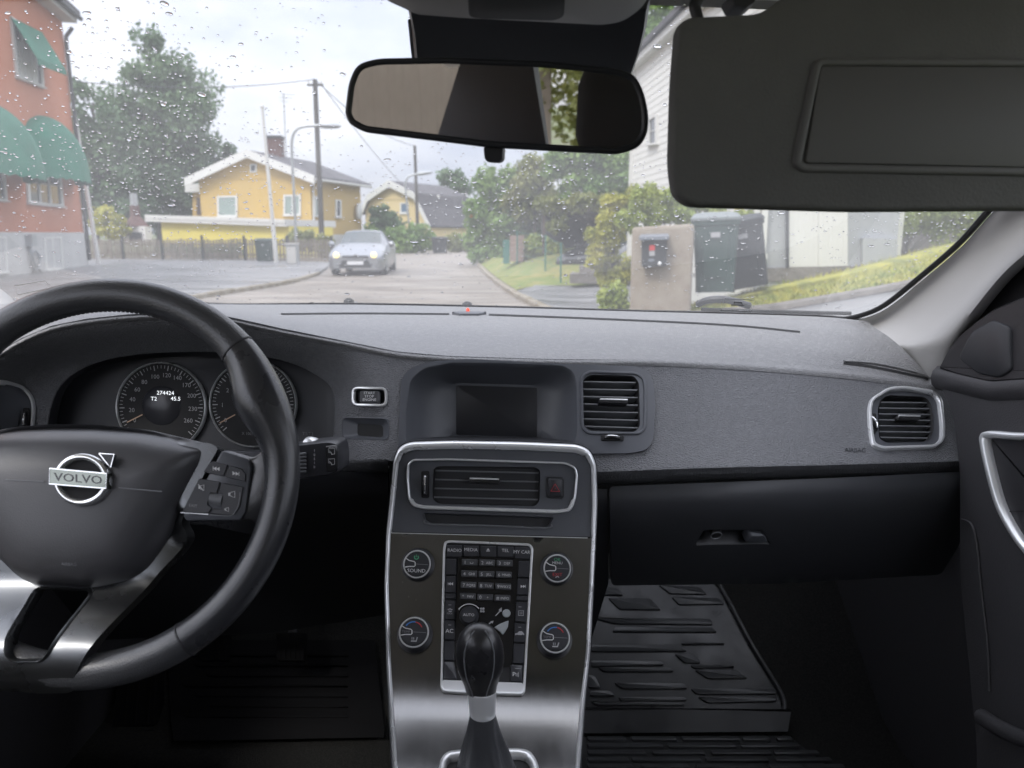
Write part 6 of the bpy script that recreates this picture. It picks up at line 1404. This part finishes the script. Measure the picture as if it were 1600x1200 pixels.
# ---------------------------------------------------------------- cars
def car(name, label, front, heading, paint, lamps=True):
    h = Vector((heading[0], heading[1], 0)).normalized(); s = Vector((-h.y, h.x, 0)); f = Vector((front.x, front.y, 0))
    T = lambda l, x, z: f - h * l + s * x + Vector((0, 0, z))
    #  l, half width, bottom, belt, top z, top half width, crown
    secs = [(0.00, .70, .24, .55, .60, .54, .62), (.06, .82, .18, .60, .69, .66, .71), (.25, .90, .16, .66, .78, .72, .81), (.60, .91, .18, .76, .88, .72, .91), (1.10, .92, .18, .86, .97, .70, 1.00),
            (1.35, .92, .18, .90, 1.02, .69, 1.05), (2.05, .92, .18, .93, 1.40, .60, 1.45), (2.40, .92, .18, .94, 1.44, .58, 1.485), (3.20, .92, .18, .95, 1.43, .57, 1.475), (3.80, .91, .20, .97, 1.30, .56, 1.34), (4.35, .88, .24, .97, 1.02, .62, 1.04), (4.75, .80, .32, .85, .93, .58, .94)]
    rs = []
    for l, hw, zb, zl, zt_, tw2, zc in secs:
        half = [(hw*.92, zb), (hw, zb + .14), (hw*1.0, (zb + zl) / 2 + .08), (hw*.985, zl), (hw*.96 if zt_ - zl < .2 else hw*.93, zl + .03), (tw2, zt_), (tw2*.62, zc*.4 + zt_*.6 + .008), (0, zc)]
        pts = [(x, z) for x, z in half] + [(-x, z) for x, z in reversed(half[:-1])]
        rs.append([T(l, x, z) for x, z in pts])
    V = [p for r in rs for p in r]; n = len(rs[0]); bf, gf, sf = [], [], []
    for i in range(len(rs) - 1):
        for j in range(n - 1):
            a = i * n + j; q_ = (a, a + 1, a + 1 + n, a + n)
            if i == 5 and 5 <= j <= 8: gf.append(q_)
            elif 6 <= i <= 8 and j in (4, 9): sf.append(q_)
            elif i == 9 and 5 <= j <= 8: gf.append(q_)
            else: bf.append(q_)
    bf += [tuple(range(n)), tuple(reversed(range((len(rs)-1)*n, len(rs)*n)))]
    c = thing(name, label, 'car', f)
    def used(Fs, nm, m, sm):
        ids = sorted({k for q_ in Fs for k in q_}); mp_ = {k: i for i, k in enumerate(ids)}
        return mk(nm, [V[k] for k in ids], [tuple(mp_[k] for k in q_) for q_ in Fs], m, c, smooth=sm)
    used(bf, 'body', paint, 50); used(gf[:4], 'windscreen', 'car_glass', 60); used(gf[4:], 'rear_window', 'car_glass', 60)
    used([q_ for q_ in sf if q_[0] % n == 4], 'side_window', 'car_glass', 60); used([q_ for q_ in sf if q_[0] % n == 9], 'side_window', 'car_glass', 60)
    for l in (.95, 3.75):
        for sg in (-1, 1):
            wl = mk('wheel', *lathe(T(l, sg * .80, .32), s, [(.30, -.11), (.32, -.08), (.32, .08), (.30, .11)], 24), 'tyre', c)
            mk('rim', *lathe(T(l, sg * .80, .32), s * sg, [(.21, .10), (.22, .122), (.06, .125)], 16), 'galvanised', wl)
    def fp_(pts, l0, l1, nm, m): return mk(nm, *hexa([T(l0 + d, x, z) for x, z, d in pts], [T(l1 + d, x, z) for x, z, d in pts]), m, c, smooth=0)
    for sg in (-1, 1):
        fp_([(sg * .40, .615, .02), (sg * .74, .66, .20), (sg * .76, .75, .26), (sg * .52, .70, .12)], .03, -.045, 'headlamp', 'car_glass')
        if lamps: mk('lamp_glow', *lathe(T(.0, sg * .60, .675), h, [(.095, 0), (.09, .03), (.03, .05)], 16), 'lit_headlamp', c)
        fp_([(sg * .50, .33, .05), (sg * .66, .33, .10), (sg * .66, .40, .10), (sg * .50, .40, .05)], .02, -.06, 'fog_lamp', 'dark_metal')
        mk('door_mirror', *lathe(T(1.55, sg * 1.02, 1.0), s * sg, [(.05, -.12), (.10, -.06), (.11, .03), (.05, .09)], 12), paint, c)
    fp_([(-.42, .60, .0), (.42, .60, .0), (.40, .655, .0), (-.40, .655, .0)], .02, -.030, 'grille', 'dark_metal')
    fp_([(-.52, .27, .0), (.52, .27, .0), (.42, .50, .0), (-.42, .50, .0)], .02, -.025, 'lower_intake', 'dark_metal')
    fp_([(-.26, .37, .0), (.26, .37, .0), (.26, .48, .0), (-.26, .48, .0)], -.03, -.045, 'number_plate', 'plate_white')
    fp_([(-.06, .655, .0), (.06, .655, .0), (.05, .70, .0), (-.05, .70, .0)], .02, -.012, 'badge', 'galvanised')
    return c
car('silver_car', 'silver hatchback with lit headlamps driving toward us', Gz(556, 431.5), (.05, -1.0), 'silver_paint')
car('parked_car', 'dark car parked under the carport', G(905, 392, 21.6), (-.6, -.8), 'black_paint', False).location.z = 0
# ---------------------------------------------------------------- trees and bushes
def leafy(name, label, cat, blobs, Y, leaf, n, m, trunk=None, seed=0, group=None, thick=.9, limbs=7, part='crown', clump=.30):
    rnd = random.Random(seed); V = []; Fc = []; cents = []
    tot = sum(rx * ry for _, _, rx, ry in blobs)
    for px, py, rx, ry in blobs:
        c = G(px, py, Y); ax, az = rx * Y / F, ry * Y / F; ay = (ax + az) / 2 * thick
        k = max(6, int(46 * rx * ry / tot * len(blobs) ** .5)); cl = []
        while len(cl) < k:
            v = Vector((rnd.gauss(0, 1), rnd.gauss(0, 1), rnd.gauss(0, 1))).normalized() * (rnd.random() ** .45)
            cl.append((c + Vector((v.x * ax, v.y * ay, v.z * az)) * .86, rnd.uniform(.6, 1.25)))
        cents += [q_[0] for q_ in cl]
        cr_ = clump * (ax * az) ** .5
        for _ in range(int(n * rx * ry / tot)):
            cc_, s = rnd.choice(cl); v = Vector((rnd.gauss(0, 1), rnd.gauss(0, 1), rnd.gauss(0, .8)))
            v = v.normalized() * (rnd.random() ** .5) * cr_ * s * 1.35; p = cc_ + v
            a = Vector((rnd.gauss(0, 1), rnd.gauss(0, 1), rnd.gauss(0, 1))).normalized(); b = a.cross(Vector((rnd.gauss(0, 1), rnd.gauss(0, 1), rnd.gauss(0, 1)))).normalized()
            L = leaf * rnd.uniform(.6, 1.4); i = len(V)
            V += [p - a * L, p + b * L * .55, p + a * L, p - b * L * .55]; Fc.append((i, i + 1, i + 2, i + 3))
    if trunk:
        p0 = G(*trunk[0], Y); p0.z = min(p0.z, .3); p1 = G(*trunk[1], Y)
    else:
        p1 = G(blobs[0][0], blobs[0][1], Y); p0 = Vector((p1.x, p1.y, min(0.2, G(blobs[0][0], blobs[0][1] + blobs[0][3], Y).z)))
    o = thing(name, label, cat, p0, group)
    mk(part, V, Fc, m, o, smooth=0)
    r0 = max(.03, (p1 - p0).length * .022); mb = MB(); mb.add(*tube([p0, p0.lerp(p1, .5) + Vector((r0, 0, 0)), p1], lambda t: r0 * (1 - .7 * t), 8))
    for q_ in rnd.sample(cents, min(limbs, len(cents))):
        st_ = p0.lerp(p1, rnd.uniform(.45, .95)); mb.add(*tube([st_, st_.lerp(q_, .5) + Vector((0, 0, .1)), q_], lambda t: r0 * .38 * (1 - .8 * t), 5))
    mb.build('trunk' if cat == 'tree' else 'stems', 'bark', o)
    return o
TG = 'trees behind the houses'
leafy('birch_tree', 'tall birch tree behind the red building', 'tree', [(243, 118, 52, 60), (212, 188, 66, 66), (290, 192, 58, 72), (200, 260, 62, 60), (292, 268, 66, 60), (245, 315, 92, 40)], 62, .20, 27000, 'leaf_birch', ((250, 380), (245, 90)), 1, TG, limbs=30, clump=.33)
leafy('broadleaf_tree', 'dark tree between the red building and the birch', 'tree', [(145, 190, 40, 62), (165, 265, 50, 75), (130, 290, 45, 75), (190, 320, 50, 40)], 56, .21, 13000, 'leaf_dark', ((150, 385), (145, 160)), 2, TG, limbs=10)
leafy('broadleaf_tree', 'dark tree above the ridge of the yellow house', 'tree', [(338, 250, 32, 44), (300, 280, 45, 50), (260, 325, 70, 40)], 64, .25, 9000, 'leaf_dark', ((330, 380), (335, 225)), 3, TG, limbs=10)
leafy('garden_bush', 'yellow green bush behind the fence beside the flagpole', 'bush', [(165, 348, 26, 26), (185, 358, 22, 18)], 44, .13, 3000, 'leaf_lime', None, 4)
leafy('garden_bush', 'dark shrubs in front of the garage wall', 'bush', [(330, 394, 60, 12), (270, 392, 40, 10)], 43, .11, 2500, 'leaf_dark', None, 5)
leafy('garden_bush', 'green shrub below the yellow house window', 'bush', [(470, 378, 30, 18), (505, 384, 20, 16)], 42, .12, 3000, 'leaf_olive', None, 6)
leafy('round_bush', 'round dark bush in front of the gambrel roofed house', 'bush', [(600, 345, 27, 28), (612, 368, 32, 22)], 58, .16, 5000, 'leaf_dark', None, 7)
leafy('hedge', 'clipped green hedge behind the silver car', 'hedge', [(575, 375, 28, 20), (620, 380, 34, 22), (655, 376, 24, 24)], 55, .15, 6000, 'leaf_mid', None, 8)
leafy('hedge', 'low yellowish hedge beside the far bend', 'hedge', [(715, 380, 26, 14), (740, 384, 20, 14)], 58, .15, 4000, 'leaf_olive', None, 9)
leafy('broadleaf_tree', 'distant tree behind the gambrel roofed house', 'tree', [(700, 292, 20, 28), (718, 300, 18, 34), (690, 310, 15, 22)], 105, .36, 4500, 'leaf_birch', ((705, 380), (702, 280)), 10, TG)
leafy('broadleaf_tree', 'dense green tree beside the bend of the road', 'tree', [(775, 300, 44, 40), (757, 350, 34, 52), (805, 345, 50, 56), (775, 388, 46, 26), (850, 365, 34, 34)], 34, .12, 16000, 'leaf_mid', ((775, 405), (775, 290)), 11)
leafy('broadleaf_tree', 'olive tree with bare twigs above the carport', 'tree', [(838, 278, 36, 36), (815, 315, 32, 38), (855, 322, 44, 34), (870, 345, 34, 22)], 33, .11, 9000, 'leaf_olive', ((835, 400), (830, 250)), 12, limbs=16)
leafy('broadleaf_tree', 'leafy green tree over the carport roof', 'tree', [(900, 255, 52, 36), (955, 258, 45, 52), (925, 296, 60, 28), (968, 312, 42, 34)], 30, .11, 15000, 'leaf_mid', ((925, 395), (925, 250)), 13)
leafy('broadleaf_tree', 'tall tree behind the white boarded house', 'tree', [(1020, 60, 60, 60), (1000, 130, 60, 60), (1060, 90, 50, 60)], 36, .14, 12000, 'leaf_mid', ((1020, 380), (1020, 60)), 14)
leafy('garden_bush', 'low green shrubs under the trees beside the lawn', 'bush', [(835, 385, 32, 16), (865, 392, 24, 12), (820, 400, 20, 12)], 25, .07, 4500, 'leaf_spring', None, 15)
leafy('garden_bush', 'tall yellow green shrub left of the concrete pillar', 'bush', [(958, 345, 32, 40), (940, 385, 30, 36), (980, 322, 26, 34), (962, 425, 30, 40)], 12, .030, 15000, 'leaf_lime', None, 16, limbs=22, clump=.24)
leafy('garden_bush', 'bright green shrub above the concrete pillar and bins', 'bush', [(1030, 315, 45, 34), (1085, 330, 55, 24), (1140, 340, 45, 18), (1010, 340, 44, 30)], 11, .028, 20000, 'leaf_spring', None, 17, limbs=24, clump=.24)
leafy('garden_bush', 'olive branches hanging over the carport roof', 'bush', [(862, 322, 30, 13), (912, 316, 42, 13), (958, 326, 32, 20), (872, 350, 16, 20)], 21.6, .06, 5200, 'leaf_olive', ((940, 395), (930, 325)), 21, limbs=10, clump=.3)
leafy('garden_bush', 'small leafy shrub between black bin and garage', 'bush', [(1190, 365, 11, 12), (1184, 352, 9, 10)], 12, .035, 900, 'leaf_lime', None, 18)
leafy('garden_bush', 'sprawling green bush above the retaining wall', 'bush', [(1420, 345, 55, 30), (1480, 340, 60, 34), (1385, 365, 20, 14), (1520, 330, 50, 40)], 15, .035, 15000, 'leaf_spring', None, 19, limbs=16, clump=.24)
leafy('garden_bush', 'wispy green weeds at the foot of the concrete pillar', 'bush', [(960, 470, 22, 30)], 9.5, .035, 2200, 'leaf_spring', None, 20, clump=.4)
# what stands behind the car and shows in the mirror
bw = thing('board_wall', 'weathered plank wall seen in the rear view mirror', 'wall', (-6, -12.5, 0))
for i in range(56):
    x = -10.2 + i * .145; mk('plank', *box(Vector((x, -12.5 + .004 * (i % 2), 1.6 + .1 * math.sin(i * 2.3))), (.1445, .05, 3.2)), 'grey_plank', bw, smooth=0) if i or mat('grey_plank', (.21, .18, .145), .9, var=((1.5, 1.5, .6), (.15, .125, .10), .35, .7)) else None
rnd = random.Random(40); V = []; Fc = []
for _ in range(16000):
    v = Vector((rnd.gauss(0, 1), rnd.gauss(0, 1), rnd.gauss(0, 1))).normalized() * rnd.random() ** .35
    p = Vector((.2 + v.x * 3.0, -13 + v.y * 1.5, 2.4 + v.z * 2.4)); a = Vector((rnd.gauss(0, 1), rnd.gauss(0, 1), rnd.gauss(0, 1))).normalized() * .08; b = a.cross(Vector((rnd.gauss(0, 1), rnd.gauss(0, 1), rnd.gauss(0, 1)))).normalized() * .05
    k = len(V); V += [p - a, p + b, p + a, p - b]; Fc.append((k, k+1, k+2, k+3))
o = thing('street_tree', 'olive green tree seen in the rear view mirror', 'tree', (.2, -13, 0))
mk('crown', V, Fc, 'leaf_olive', o, smooth=0); mk('trunk', *tube([(.2, -13, 0), (.2, -13, 3)], .15, 8), 'bark', o)
